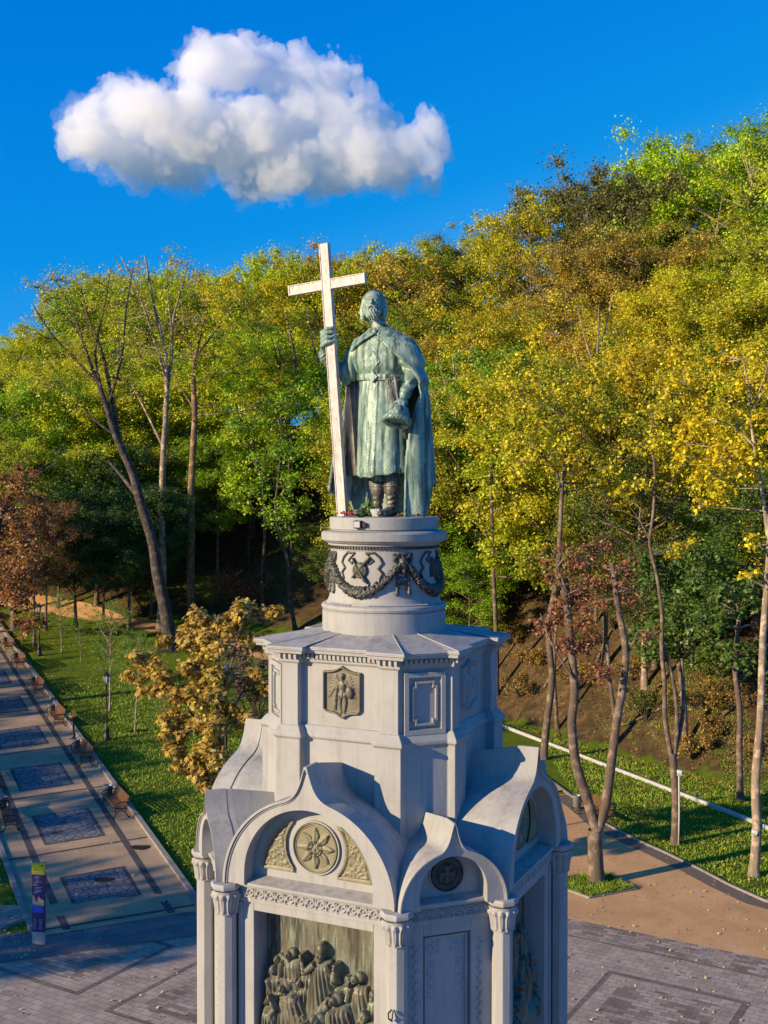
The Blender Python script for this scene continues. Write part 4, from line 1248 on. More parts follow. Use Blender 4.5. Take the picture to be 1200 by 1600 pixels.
WALK = m_pavers('walk_pavers', 25, .9, .35, (.50, .35, .20), (.60, .42, .25), (.36, .25, .15), .35, .5, .006)
WALK_DARK = m_pavers('walk_dark_band', 25, .5, .25, (.085, .075, .075), (.11, .10, .10), (.06, .05, .05))
def m_gravel():
    m, t, b = newmat('brown_gravel')
    g = geo(t); n = noise(t, .5, 6, .65, g, .5); n2 = noise(t, 30, 4, .8, g)
    c = ramp(t, n, [(.3, (.62, .34, .14)), (.55, (.80, .46, .20)), (.75, (.88, .54, .25))])
    c = mixc(t, .6, c, ramp(t, n2, [(.3, (.55,) * 3), (.7, (1.15,) * 3)]), 'MULTIPLY')
    t.links.new(c, b.inputs['Base Color']); b.inputs['Roughness'].default_value = .95
    bump(t, b, n2, .5, .03)
    return m
GRAVEL = m_gravel()
def m_cobble():
    m, t, b = newmat('cobble_setts')
    v = N(t, 'ShaderNodeTexVoronoi', feature='DISTANCE_TO_EDGE', Scale=2.6); t.links.new(geo(t), v.inputs['Vector'])
    v2 = N(t, 'ShaderNodeTexVoronoi', Scale=2.6); t.links.new(geo(t), v2.inputs['Vector'])
    c = mixc(t, ramp(t, v.outputs['Distance'], [(.02, (0, 0, 0)), (.09, (1, 1, 1))]), (.05, .05, .055), ramp(t, N(t, 'ShaderNodeSeparateColor').outputs[0] if False else noise(t, 5, 3, .6, geo(t)), [(.3, (.13, .135, .15)), (.7, (.26, .26, .27))]))
    t.links.new(c, b.inputs['Base Color']); b.inputs['Roughness'].default_value = .8
    bump(t, b, v.outputs['Distance'], .6, .05)
    return m
COBBLE = m_cobble()
def sheet(name, pts, z, mat, kind='structure', th=0.0):
    m = MB(); n = len(pts)
    m.add([(x, y, z) for x, y in pts] + [(x, y, z - .12) for x, y in pts], [tuple(range(n))] + [tuple(range(2 * n - 1, n - 1, -1))] + [(i, n + i, n + (i + 1) % n, (i + 1) % n) for i in range(n)])
    o = m.build(name, mat); tag(o, kind=kind); return o
sheet('plaza_paving', [(-70, -.5), (0, 26.45), (70, -15.6), (70, -60), (-70, -60)], .030, PAVER)
sheet('gravel_area', [(0, 26.2), (40, 2.2), (40, -2), (44, 2), (15.7, 24.5), (14.8, 26.4), (14.1, 28.4), (13.1, 30.8), (12.2, 32.7), (11.2, 35.4), (10.3, 41.0), (2.5, 41.0)], .024, GRAVEL)
# diagonal bands and squares of the plaza, in its own turned frame
ux, uy = Vector((math.cos(R(-31)), math.sin(R(-31)), 0)), Vector((math.cos(R(59)), math.sin(R(59)), 0))
O = Vector((7.2, 22.6, 0))
def prect(name, a0, a1, b0, b1, z, mat):
    c = [O + ux * a + uy * b for a, b in ((a0, b0), (a1, b0), (a1, b1), (a0, b1))]
    return sheet(name, [(v.x, v.y) for v in c], z, mat)
prect('paving_border', -40, 60, -1.55, -.02, .034, PAVER_MIX)
prect('paving_dark_band', -40, 60, -1.72, -1.57, .038, PAVER_DARK)
for k, (a, b) in enumerate(((-3.3, -8.4), (3.2, -8.8), (9.6, -9.2), (-9.8, -8.4), (-3.3, -15.4), (3.2, -15.8), (-16.3, -8.4), (-23, -8.4), (-16.3, -15), (-23, -15), (-9.8, -15.4))):
    prect('paving_square_edge', a, a + 4.9, b, b + 4.9, .036, PAVER_DARK)
    prect('paving_square', a + .22, a + 4.68, b + .22, b + 4.68, .040, PAVER)
    prect('paving_square_inlay', a + .75, a + 4.15, b + .75, b + 4.15, .044, PAVER_MIX)
# flags along the plaza's left edge, tree shade put into their dark colour
e0 = Vector((-70, -.5, 0)); e1 = Vector((0, 26.45, 0)); ed = (e1 - e0).normalized(); en = Vector((ed.y, -ed.x, 0))
q = [e0 + en * .0, e1 - ed * .5, e1 - ed * 3.4 + en * 2.6, e0 + en * 2.6]
sheet('shaded_edge_paving', [(v.x, v.y) for v in q], .050, PAVER_SHADE)
q = [e0 + en * 2.62, e1 - ed * 3.4 + en * 2.62, e1 - ed * 3.6 + en * 2.78, e0 + en * 2.78]
sheet('edge_paving_band', [(v.x, v.y) for v in q], .054, PAVER_DARK)

# the sloping walk on the left
W0 = Vector((-7.5, 23.5, 0)); WD = Vector((-.430, .903, 0)).normalized(); WN = Vector((-WD.y, WD.x, 0)) * 1.0    # WN points left, away from the monument
WW = 6.3
def strip(name, s0, s1, a0, a1, lift, mat, n=None, kind='structure'):
    """ribbon between lengths s0..s1 along the walk and widths a0..a1 across it"""
    n = n or max(2, int((s1 - s0) / 2.5)); V = []; F = []
    for i in range(n + 1):
        s = s0 + (s1 - s0) * i / n
        for a in (a0, a1):
            p = W0 + WD * s + WN * a; V.append((p.x, p.y, Tz(p.x, p.y) + lift))
    for i in range(n): F.append((2 * i, 2 * i + 1, 2 * i + 3, 2 * i + 2))
    m = MB(); m.add(V, F); o = m.build(name, mat); tag(o, kind=kind); return o
strip('walk', -.2, 120, 0, WW, .064, WALK, 60)
for a in (.95, WW - 1.25): strip('walk_band', 0, 120, a, a + .30, .070, WALK_DARK, 60)
for k in range(12):
    s = 1.4 + k * 8.0
    strip('walk_cross_band', s - 1.1, s - .95, .05, WW - .05, .075, WALK_DARK, 1)
    strip('cobble_inset_edge', s, s + 4.1, 1.75, 4.55, .070, WALK_DARK)
    strip('cobble_inset', s + .15, s + 3.95, 1.9, 4.4, .076, COBBLE)
def kerb(name, pts, wd, hg, mat, kind='structure'):
    m = MB(); V = []; n = len(pts)
    for i, p in enumerate(pts):
        a = Vector(pts[max(i - 1, 0)]); b = Vector(pts[min(i + 1, n - 1)]); t_ = (b - a); t_.z = 0; t_.normalize(); nr = Vector((-t_.y, t_.x, 0)) * wd / 2
        q = Vector(p); z = Tz(q.x, q.y)
        V.append([(q.x - nr.x, q.y - nr.y, z - .1), (q.x - nr.x, q.y - nr.y, z + hg), (q.x + nr.x, q.y + nr.y, z + hg), (q.x + nr.x, q.y + nr.y, z - .1)])
    m.loft(V); o = m.build(name, mat, bevel=.015); tag(o, kind=kind); return o
kerb('walk_kerb', [tuple(W0 + WD * s + WN * -.14) for s in np.linspace(.1, 118, 60)], .26, .20, CONCRETE)
kerb('walk_kerb', [tuple(W0 + WD * s + WN * (WW + .12)) for s in np.linspace(.1, 118, 60)], .22, .16, CONCRETE)
kerb('gravel_kerb', [(40.5, 2.5, 0), (22, 18.2, 0), (15.7, 24.5, 0), (14.8, 26.4, 0), (14.1, 28.4, 0), (13.1, 30.8, 0), (12.2, 32.7, 0), (11.2, 35.4, 0), (10.3, 41, 0), (8.5, 50, 0)], .14, .10, CONCRETE)
kerb('lawn_kerb', [(-7.2, 23.9, 0), (-4, 25.2, 0), (0, 26.7, 0), (2.5, 30, 0), (2.5, 40, 0)], .14, .10, CONCRETE)
# pebble gutter inside the gravel's kerb
gp = [(22, 17.6), (15.3, 24.2), (14.4, 26.2), (13.7, 28.2), (12.7, 30.6), (11.8, 32.5), (10.8, 35.2), (9.9, 40.8)]
m = MB(); m.loft([[(x - .45, y - .05, .026), (x - .45, y - .05, .032), (x + .34, y + .1, .032), (x + .34, y + .1, .026)] for x, y in gp])
PEB = m_plain('pebble_strip', (.17, .13, .10), .9, 0, .7, 30); tag(m.build('pebble_gutter', PEB), kind='structure')
# gravel path that winds behind the monument to the left
cl = [(6.4, 40.8), (5.2, 46), (2.5, 53), (-2.5, 61), (-9, 69), (-16, 76), (-22, 81.5), (-30, 87), (-42, 92), (-60, 96)]
cl = [(float(np.interp(t, range(len(cl)), [c[0] for c in cl])), float(np.interp(t, range(len(cl)), [c[1] for c in cl]))) for t in np.linspace(0, len(cl) - 1, 70)]
V = []; 
for i, (x, y) in enumerate(cl):
    a = Vector((*cl[max(i - 1, 0)], 0)); b = Vector((*cl[min(i + 1, len(cl) - 1)], 0)); t_ = (b - a).normalized(); hw = 3.9 - 2.5 * min(1, i / 24)
    V.append([(x + t_.y * hw * k, y - t_.x * hw * k) for k in (-1, -.5, 0, .5, 1)])
m = MB(); m.add([(x, y, Tz(x, y) + .09) for r in V for x, y in r], [(5 * i + j, 5 * i + j + 1, 5 * i + j + 6, 5 * i + j + 5) for i in range(len(cl) - 1) for j in range(4)])
tag(m.build('gravel_path', GRAVEL), kind='structure')
# pale concrete drain along the foot of the slope
pl = [P(780, 1135, 82.2), P(1000, 1220, 66.9), P(1170, 1285, 58.5), P(1260, 1320, 54.5)]
pts = [tuple(pl[0] + (pl[0] - pl[1]) * .6)] + [tuple(p) for p in pl] + [tuple(pl[3] + (pl[3] - pl[2]) * 3)]
dk = kerb('drain_channel', pts, .17, .20, PIPE)

# turf bed round the forked tree
bed = [at(885, 1377), at(945, 1370), at(996, 1395), at(923, 1409), at(866, 1388)]
sheet('turf_bed', [(p.x, p.y) for p in bed[::-1]], .075, GROUND)
bc = [tuple(p) for p in (bed[1], bed[2], bed[3], bed[4])]
kerb('bed_kerb', bc, .12, .10, CONCRETE)
# tufts of grass blades in that bed and on the lawns nearest the camera
def tufts(name, n, area, hgt):
    r = np.random.default_rng(5); Vv = []; Ff = []
    k = 0
    while k < n:
        x, y = area(r)
        if x is None: continue
        z = Tz(x, y) + (.07 if name == 'bed_turf' else 0); a = r.uniform(0, 6.28); l = hgt * r.uniform(.5, 1.2); dx, dy = math.cos(a) * .03, math.sin(a) * .03; bx_, by_ = r.normal(0, .4) * l, r.normal(0, .4) * l
        i = len(Vv); Vv += [(x - dx, y - dy, z), (x + dx, y + dy, z), (x + bx_, y + by_, z + l)]; Ff.append((i, i + 1, i + 2)); k += 1
    return mesh_np(name, Vv, Ff, GRASSB, None, False)
GRASSB = m_plain('grass_blades', (.22, .33, .02), .8, 0, .75, .9)
def in_poly(x, y, poly):
    c = False; n = len(poly)
    for i in range(n):
        (x0, y0), (x1, y1) = poly[i], poly[(i + 1) % n]
        if (y0 > y) != (y1 > y) and x < (x1 - x0) * (y - y0) / (y1 - y0) + x0: c = not c
    return c
bp = [(p.x, p.y) for p in bed]
def a_bed(r):
    x, y = r.uniform(min(p[0] for p in bp), max(p[0] for p in bp)), r.uniform(min(p[1] for p in bp), max(p[1] for p in bp))
    return (x, y) if in_poly(x, y, bp) else (None, None)
tag(tufts('bed_turf', 5000, a_bed, .16), kind='stuff', label='bright green grass growing round the foot of the forked tree', cat='grass')
kl = [(15.8, 24.5), (14.9, 26.4), (14.2, 28.4), (13.2, 30.8), (12.3, 32.7), (11.3, 35.4), (10.4, 41.0)]
def a_lawn(r):
    if r.random() < .6:
        y = r.uniform(22, 55); xk = np.interp(y, [p[1] for p in kl], [p[0] for p in kl]); x = xk + .15 + r.uniform(0, 12); 
    else:
        s = r.uniform(.5, 40); a = -.35 - r.uniform(0, 9); p = W0 + WD * s + WN * a; x, y = p.x, p.y
        if y < 25.5 + .3 * x: return (None, None)
    return x, y
tag(tufts('lawn_grass', 60000, a_lawn, .12), kind='stuff', label='short green grass of the lawns beside the walk and the gravel', cat='grass')

# ------------------------------------------------------------------ trees
def m_leaf():
    m, t, b = newmat('autumn_leaves')
    oi = N(t, 'ShaderNodeObjectInfo'); at_ = N(t, 'ShaderNodeAttribute', attribute_name='v')
    n = noise(t, .55, 3, .5, coord(t)); v = at_.outputs['Fac']
    hsv = N(t, 'ShaderNodeHueSaturation')
    t.links.new(oi.outputs['Color'], hsv.inputs['Color'])
    t.links.new(math_(t, 'ADD', .465, math_(t, 'MULTIPLY', math_(t, 'ADD', v, n), .035)), hsv.inputs['Hue'])
    t.links.new(math_(t, 'ADD', .80, math_(t, 'MULTIPLY', v, 1.0)), hsv.inputs['Value'])
    t.nodes.remove(b)
    df = N(t, 'ShaderNodeBsdfDiffuse'); tr = N(t, 'ShaderNodeBsdfTranslucent'); mx = N(t, 'ShaderNodeMixShader', Fac=.40)
    t.links.new(hsv.outputs[0], df.inputs['Color']); t.links.new(hsv.outputs[0], tr.inputs['Color'])
    t.links.new(df.outputs[0], mx.inputs[1]); t.links.new(tr.outputs[0], mx.inputs[2])
    gl = N(t, 'ShaderNodeBsdfGlossy', Roughness=.45); mg = N(t, 'ShaderNodeMixShader', Fac=.025)
    t.links.new(mx.outputs[0], mg.inputs[1]); t.links.new(gl.outputs[0], mg.inputs[2])
    t.links.new(mg.outputs[0], t.nodes['Material Output'].inputs['Surface'])
    return m
LEAF = m_leaf()
def m_bark(name, c):
    m, t, b = newmat(name)
    g = coord(t); n = noise(t, 1.0, 6, .7, coord(t, 'Object', (5, 5, 1.2))); n2 = noise(t, 2.2, 4, .6, g)
    base = ramp(t, n, [(.3, tuple(x * .5 for x in c)), (.6, c), (.8, tuple(x * 1.35 for x in c))])
    base = mixc(t, ramp(t, n2, [(.5, (0, 0, 0)), (.62, (.8, .8, .8))]), base, tuple(min(1, x * 1.9 + .03) for x in c))
    t.links.new(base, b.inputs['Base Color']); b.inputs['Roughness'].default_value = .9; bump(t, b, n, .8, .05)
    return m
BARK = m_bark('grey_brown_bark', (.17, .125, .09)); BARK_PALE = m_bark('pale_bark', (.36, .28, .20)); BARK_DARK = m_bark('dark_bark', (.075, .06, .05))

def leaf_cloud(C, Rd, n, size, r, shape='leaf', flat=.78):
    """C (k,3) clump centres, Rd (k,) radii; n leaves in all -> V, F, v"""
    k = len(C); w_ = Rd**2; idx = r.choice(k, n, p=w_ / w_.sum())
    dr = r.normal(size=(n, 3)); dr /= np.linalg.norm(dr, axis=1)[:, None]
    rad = Rd[idx] * np.minimum(np.abs(r.normal(0, .62, n)), 1.15)
    p = C[idx] + dr * rad[:, None] * np.array([1, 1, flat])
    nrm = dr * .55 + r.normal(size=(n, 3)) * .5 + np.array([0, 0, .65]); nrm /= np.linalg.norm(nrm, axis=1)[:, None]
    a = np.cross(nrm, r.normal(size=(n, 3))); a /= np.linalg.norm(a, axis=1)[:, None]; b = np.cross(nrm, a)
    s = size * r.uniform(.6, 1.3, n)[:, None]
    vv = r.uniform(0, 1, n)
    if shape == 'leaf':
        V = np.stack([p - a * s * .5, p + b * s * .36 + nrm * s * .08, p + a * s * .5, p - b * s * .36 + nrm * s * .08], 1).reshape(-1, 3)
        F = np.arange(4 * n).reshape(n, 4)
        return V, F, vv
    V = []; F = []; VV = []                           # palmate: five leaflets, drooping
    for j, an in enumerate((-1.25, -.62, 0, .62, 1.25)):
        dv = a * math.cos(an) + b * math.sin(an); sd_ = -a * math.sin(an) + b * math.cos(an); l = s * (.62 if abs(an) < 1 else .45)
        q0 = p; q1 = p + dv * l * .6 + sd_ * l * .22 - nrm * 0; q2 = p + dv * l - nrm * l * .25; q3 = p + dv * l * .6 - sd_ * l * .22
        V.append(np.stack([q0, q1, q2, q3], 1)); VV.append(vv + r.uniform(-.08, .08, n))
    V = np.stack(V, 1).reshape(-1, 3); VV = np.stack(VV, 1).reshape(-1)
    return V, np.arange(len(V)).reshape(-1, 4), VV

def grow(r, H, cr, cb, nb, lean=(0, 0), tr=.22, up=.8, fork=False):
    """returns limb tubes [(pts, radii)] and twig ends"""
    limbs = []; ends = []
    n = 9; pts = []; wob_ = r.normal(0, .25, (n, 2)).cumsum(0) * .35
    for i in range(n):
        t = i / (n - 1); pts.append(np.array([lean[0] * t + wob_[i, 0] * t, lean[1] * t + wob_[i, 1] * t, H * .86 * t]))
    rad = [tr * (1 - .86 * (i / (n - 1))**.8) for i in range(n)]; rad[0] *= 1.35
    limbs.append((pts, rad)); pts = np.array(pts)
    ga = r.uniform(0, 6.28)
    for k in range(nb):
        t = cb + (1 - cb) * (k + r.uniform(0, .6)) / nb; z = t * H * .86; p = np.array([np.interp(z, pts[:, 2], pts[:, j]) for j in range(3)])
        ga += 2.4 + r.normal(0, .25)
        h_ = (z / H - cb * .86) / (1 - cb * .86); env = cr * (math.sin(math.pi * min(1, .22 + .70 * h_))**.75)
        L_ = env * r.uniform(.8, 1.1); dz = up * L_ * r.uniform(.45, .9)
        q = [p]; m_ = 4
        for i in range(1, m_ + 1):
            s = i / m_; q.append(p + np.array([math.cos(ga) * L_ * s, math.sin(ga) * L_ * s, dz * s**.8 + .0]) + r.normal(0, .16, 3) * s)
        r0 = tr * .42 * (1 - .7 * h_); limbs.append((q, [max(.02, r0 * (1 - .82 * i / m_)) for i in range(m_ + 1)]))
        ends.append((q[-1], 1.0)); 
        for j in range(7):
            b0 = q[1 + j % 4] if j else q[2]; an = ga + r.normal(0, .9); l2 = L_ * r.uniform(.28, .5)
            e = b0 + np.array([math.cos(an) * l2, math.sin(an) * l2, l2 * r.uniform(.0, .9)])
            limbs.append(([b0, (b0 + e) / 2 + r.normal(0, .08, 3), e], [max(.018, r0 * .4), max(.014, r0 * .25), .012])); ends.append((e, .85))
    top = pts[-1]
    for j in range(6):
        e = top + np.array([r.normal(0, cr * .25), r.normal(0, cr * .25), r.uniform(0, H * .14)]); limbs.append(([top - [0, 0, .4], e], [.06, .015])); ends.append((e, 1.0))
    return limbs, ends

def limb_mesh(limbs, name, mat, parent, n=6):
    m = MB()
    for p, rd in limbs: m.tube(p, rd, n if rd[0] > .06 else 4, cap=False)
    return m.build(name, mat, parent, smooth=True)

def proto(seed, H, cr, cb, nb, nl, ls, clump=1.0, sparse=1.0, bark=None, tr=.22, shape='leaf', up=.8):
    r = np.random.default_rng(seed); root = empty('tree'); limbs, ends = grow(r, H, cr, cb, nb, tr=tr, up=up)
    limb_mesh(limbs, 'trunk', bark or BARK, root)
    C = np.array([e for e, _ in ends]); Rd = np.array([s for _, s in ends]) * clump * r.uniform(.6, 1.15, len(ends))
    C = C + r.normal(0, .12, C.shape)
    V, F, v = leaf_cloud(C, Rd, nl, ls, r, shape)
    c = mesh_np('crown', V, F, LEAF, root, False, {'v': v})
    root['H'] = H
    return root
PR = [proto(11, 17, 4.6, .30, 24, 46000, .175, 1.25), proto(12, 19, 4.2, .34, 26, 46000, .175, 1.2), proto(13, 15, 4.9, .26, 22, 44000, .175, 1.25),
      proto(14, 20, 5.0, .38, 24, 50000, .175, 1.3), proto(15, 14, 3.8, .30, 20, 34000, .17, 1.15), proto(16, 18, 4.4, .28, 26, 50000, .17, 1.3)]
SP = [proto(21, 18, 4.2, .36, 22, 9000, .19, .95, bark=BARK_PALE, tr=.24), proto(22, 20, 3.8, .42, 20, 6500, .18, .9, bark=BARK_PALE, tr=.22)]
YG = (.52, .57, .03); LIME = (.48, .64, .03); GOLD = (.64, .56, .03); ORNG = (.52, .38, .06); OLIVE = (.35, .37, .03); DGREEN = (.12, .20, .04); BROWNG = (.21, .22, .06); RUST = (.40, .16, .05); GREEN = (.28, .45, .03)
PAL = dict(yellow_green=YG, lime=LIME, golden=GOLD, orange=ORNG, olive=OLIVE, dark_green=DGREEN, bronze_green=BROWNG, russet=RUST, green=GREEN)
W_ = dict(yellow_green='yellow-green', lime='bright lime green', golden='golden yellow', orange='orange-brown', olive='olive green', dark_green='dark green', bronze_green='bronze green', russet='russet', green='fresh green')
def colour_for(px, py, rr):
    u = rr.random()
    if px < 240: c = ['yellow_green', 'yellow_green', 'golden', 'green'] if py < 640 else ['green', 'dark_green', 'olive']
    elif px < 470: c = ['lime', 'yellow_green', 'yellow_green', 'golden'] if py < 620 else ['lime', 'yellow_green', 'olive', 'green']
    elif px < 660: c = ['olive', 'yellow_green', 'orange', 'bronze_green'] if py < 500 else ['olive', 'yellow_green', 'green']
    elif px < 1000:
        if py < 330: c = ['lime', 'yellow_green', 'olive']
        elif py < 445: c = ['bronze_green', 'dark_green', 'bronze_green', 'olive']
        elif py < 640: c = ['golden', 'yellow_green', 'orange', 'golden', 'olive']
        elif py < 760: c = ['golden', 'yellow_green', 'olive', 'green']
        else: c = ['olive', 'dark_green', 'green']
    else:
        if py < 425: c = ['lime', 'lime', 'yellow_green', 'green']
        elif py < 530: c = ['orange', 'golden', 'olive', 'yellow_green']
        elif py < 760: c = ['yellow_green', 'golden', 'olive', 'yellow_green']
        else: c = ['dark_green', 'olive', 'green']
    return c[int(u * len(c))]
def zone(px, py):
    h_ = ('behind the ash' if px < 130 else 'beside the ash' if px < 300 else 'left of the cross' if px < 460 else 'behind the statue' if px < 640 else 'just right of the statue' if px < 760
          else 'above the forked tree' if px < 900 else 'left of the pale trunk' if px < 1050 else 'at the right edge')
    v_ = 'on the skyline' if py < 400 else 'high on the slope' if py < 520 else 'halfway up the slope' if py < 640 else 'low on the slope' if py < 760 else 'at the foot of the slope'
    return v_, h_
used_protos = set()
def put_tree(src, x, y, sc_, rz, colname, jit, rr, z=None):
    if src.name not in used_protos: t = src; used_protos.add(src.name)
    else: t = copy_tree(src)
    t.location = (x, y, Tz(x, y) - .15 if z is None else z); t.scale = (sc_ * jit, sc_ * jit, sc_); t.rotation_euler = (rr.gauss(0, .03), rr.gauss(0, .03), rz)
    c = PAL[colname]; k = rr.uniform(.85, 1.15)
    for ch in t.children:
        ch.color = (min(1, c[0] * k * rr.uniform(.92, 1.08)), min(1, c[1] * k), c[2], 1)
    return t
rr = random.Random(42)
spots = []
d = 58.0
while d < 165:
    st_ = 6.1 if d < 120 else 7.4
    hw = .345 * d + 9
    x = -hw - 16 + rr.uniform(0, st_)
    while x < hw:
        xx = x + rr.gauss(0, 1.2); dd = d + rr.gauss(0, 1.6)
        F_ = float(np.interp(xx, FX, FD)); Hc_ = float(np.interp(xx, CX, CH))
        if 285 < 600 + xx * FPX / dd < 505 and dd < F_ + 22: x += st_; continue
        if dd > F_ + (6 if xx > 5 else 6) and dd < F_ + Hc_ / .52 + 10: spots.append((xx, dd))
        x += st_
    d += st_ * .93
seen = {}
print('hill trees', len(spots))
for (x, dd) in spots:
    y = dd + CAMY; z = Tz(x, y)
    pj = lambda zz: HZ - (zz - CAMZ) * FPX / dd
    px = 600 + x * FPX / dd
    topy = {True: 0}.get(False, 0)
    # the crowns' tops follow the photograph's tree line: taller trees where the slope is lower
    sky = np.interp(px, [0, 60, 130, 250, 330, 420, 500, 600, 650, 720, 800, 860, 930, 1000, 1060, 1130, 1200], [545, 500, 450, 425, 440, 415, 405, 388, 395, 365, 325, 300, 268, 262, 226, 214, 212])
    zmax = CAMZ + (HZ - sky) * dd / FPX
    H_ = rr.uniform(15, 21)
    if 8 < zmax - z < 25 and dd > np.interp(x, FX, FD) + np.interp(x, CX, CH) * 1.1: H_ = zmax - z - rr.uniform(0, .8)
    if z + H_ > zmax: H_ = zmax - z + rr.uniform(-.6, .3)
    if H_ < 7.5: continue
    py = pj(z + H_ * .68)
    cn = colour_for(px + rr.gauss(0, 25), py + rr.gauss(0, 20), rr)
    src = PR[rr.randrange(6)] if rr.random() > .10 else SP[rr.randrange(2)]
    s = H_ / src['H']; jit = min(1.5, max(.9, 1.0 / max(s, .7))) * rr.uniform(.95, 1.15)
    t = put_tree(src, x, y, s, rr.uniform(0, 6.28), cn, jit, rr)
    v_, h_ = zone(px, py); kd = 'bushy' if src in PR else 'thin-leaved'
    lab = f'{W_[cn]} {kd} tree {v_}, {h_}'
    seen.setdefault(lab, []).append(t)
    tag(t, lab, 'tree', 'trees of the wooded hillside')

# understorey: low dark trees between the trunks of the slope
ru = random.Random(5); k = 0
for (x, dd) in [(a, b) for b in np.arange(60, 118, 5.2) for a in np.arange(-46, 52, 5.6)]:
    x += ru.gauss(0, 1.5); dd += ru.gauss(0, 1.5); F_ = float(np.interp(x, FX, FD)); px = 600 + x * FPX / dd
    if not (F_ + 5 < dd < F_ + 40) or abs(px - 600) > 640: continue
    if 285 < px < 520 and dd < F_ + 24: continue
    H_ = ru.uniform(7, 10.5); py = HZ - (Tz(x, dd + CAMY) + H_ * .65 - CAMZ) * FPX / dd
    cn = ru.choice(['dark_green', 'olive', 'dark_green', 'bronze_green', 'green'])
    src = PR[ru.randrange(6)]; t = put_tree(src, x, dd + CAMY, H_ / src['H'], ru.uniform(0, 6.28), cn, ru.uniform(1.25, 1.6), ru); v_, h_ = zone(px, py)
    tag(t, f'low {W_[cn]} understorey tree {v_}, {h_}', 'tree', 'understorey of the wooded hillside')
# ------------------------------------------------------------------ single trees one can tell apart
def px_tree(label, name, base, limbs, clumps, col, n_leaf, ls, bark=BARK, seed=1, shape='leaf', twigs=1.0, group=None, dep=None, flat=.75):
    """limbs: [(photo points, radius px at start, at end, depth offset)], clumps: [(px, py, radius px, depth offset)]"""
    r = np.random.default_rng(seed); px_ = base[0]; b = at(*base) if dep is None else P(base[0], base[1], dep)
    d = b.y - CAMY; k = d / FPX
    root = empty(name, (b.x, b.y, b.z - .1)); tag(root, label, 'tree', group)
    L = []; allp = []
    for pts, r0, r1, off in limbs:
        w = []
        for i, (x, y) in enumerate(pts):
            o = off * (i / max(1, len(pts) - 1)); v = P(x, y, d + o) - root.location; w.append(np.array(v) + r.normal(0, .04, 3) * (i > 0))
        # smooth the polyline
        q = []; 
        for i in range(len(w) - 1):
            q.append(w[i]); p0 = w[max(i - 1, 0)]; p3 = w[min(i + 2, len(w) - 1)]
            for t in (.33, .66): q.append(.5 * ((2 * w[i]) + (w[i + 1] - p0) * t + (2 * p0 - 5 * w[i] + 4 * w[i + 1] - p3) * t * t + (-p0 + 3 * w[i] - 3 * w[i + 1] + p3) * t**3))
        q.append(w[-1]); m_ = len(q)
        rad = [(r0 + (r1 - r0) * i / (m_ - 1)) * k * (.74 if px_ > 600 else .82) for i in range(m_)]
        if y is not None and pts[0] == base: rad[0] *= 1.3; q[0] = q[0] - np.array([0, 0, .1])
        L.append((q, rad)); allp += [(p, rr_) for p, rr_ in zip(q, rad)]
    AP = np.array([p for p, _ in allp]); C = []; Rd = []
    for cx, cy_, cr_, off in clumps:
        c = np.array(P(cx, cy_, d + off) - root.location); R_ = cr_ * k
        nsub = max(3, int(5 * twigs))
        j = np.argmin(np.linalg.norm(AP - c, axis=1) + np.maximum(0, AP[:, 2] - c[2]) * 1.5); p = AP[j]
        mid = (p + c) / 2 + r.normal(0, .08, 3) * R_
        L.append(([p, mid, c], [max(.025, min(allp[j][1] * .6, .09)), .03, .018]))
        for q_ in range(nsub):
            dv = r.normal(size=3); dv /= np.linalg.norm(dv); dv[2] = dv[2] * .8 + .12; e = c + dv * R_ * r.uniform(.4, .95) * np.array([1, 1, flat])
            L.append(([c - (c - mid) * .3 * r.random(), (c + e) / 2 + r.normal(0, .06, 3) * R_, e], [.022, .016, .009])); C.append(e); Rd.append(R_ * r.uniform(.38, .62))
    limb_mesh(L, 'trunk', bark, root, 8)
    if n_leaf and C:
        V, F, v = leaf_cloud(np.array(C), np.array(Rd), n_leaf, ls, r, shape)
        c = mesh_np('crown', V, F, LEAF, root, False, {'v': v}); c.color = (*(PAL[col] if isinstance(col, str) else col), 1)
    return root

def rnd_clumps(seed, n, box, r0, r1, dz=2.5):
    r = random.Random(seed); x0, y0, x1, y1 = box
    return [(r.uniform(x0, x1), r.uniform(y0, y1), r.uniform(r0, r1), r.uniform(-dz, dz)) for _ in range(n)]

# forked tree in the turf bed
px_tree('grey forked tree with bare limbs and red leaf sprays in the turf bed', 'forked_tree', (935, 1385),
        [([(935, 1385), (933, 1340), (934, 1298)], 17.5, 15, 0), ([(934, 1300), (918, 1245), (902, 1195), (893, 1130), (897, 1080), (892, 1000), (886, 940), (884, 905)], 11.5, 7.5, .4),
         ([(936, 1300), (953, 1255), (960, 1190), (965, 1130), (977, 1060), (978, 1010), (968, 950), (962, 915), (960, 880)], 11.5, 5, -.4),
         ([(889, 960), (880, 930), (878, 922)], 6, 4.5, .3), ([(978, 1030), (990, 1000), (1003, 985), (1020, 992)], 3, 1, -1), ([(962, 1120), (953, 1060), (951, 1000)], 5, 3.5, .5), ([(895, 1060), (860, 1000), (845, 960)], 3, 1.2, .5),
         ([(886, 930), (870, 890), (900, 860), (940, 848)], 3, 1, .2)],
        [(868, 965, 44, .5), (848, 985, 30, .6), (880, 1005, 36, .4), (905, 985, 34, .2), (940, 930, 46, .2), (915, 915, 36, -.2), (985, 925, 30, -.4), (885, 870, 46, .3), (925, 862, 36, .2), (862, 895, 34, .2), (935, 1060, 32, -.2), (955, 1045, 24, 0), (1012, 1000, 16, -1), (1025, 985, 11, -1), (925, 1010, 36, .2), (900, 940, 40, .2), (960, 890, 34, 0)],
        (.36, .17, .085), 7000, .14, seed=3, bark=BARK)
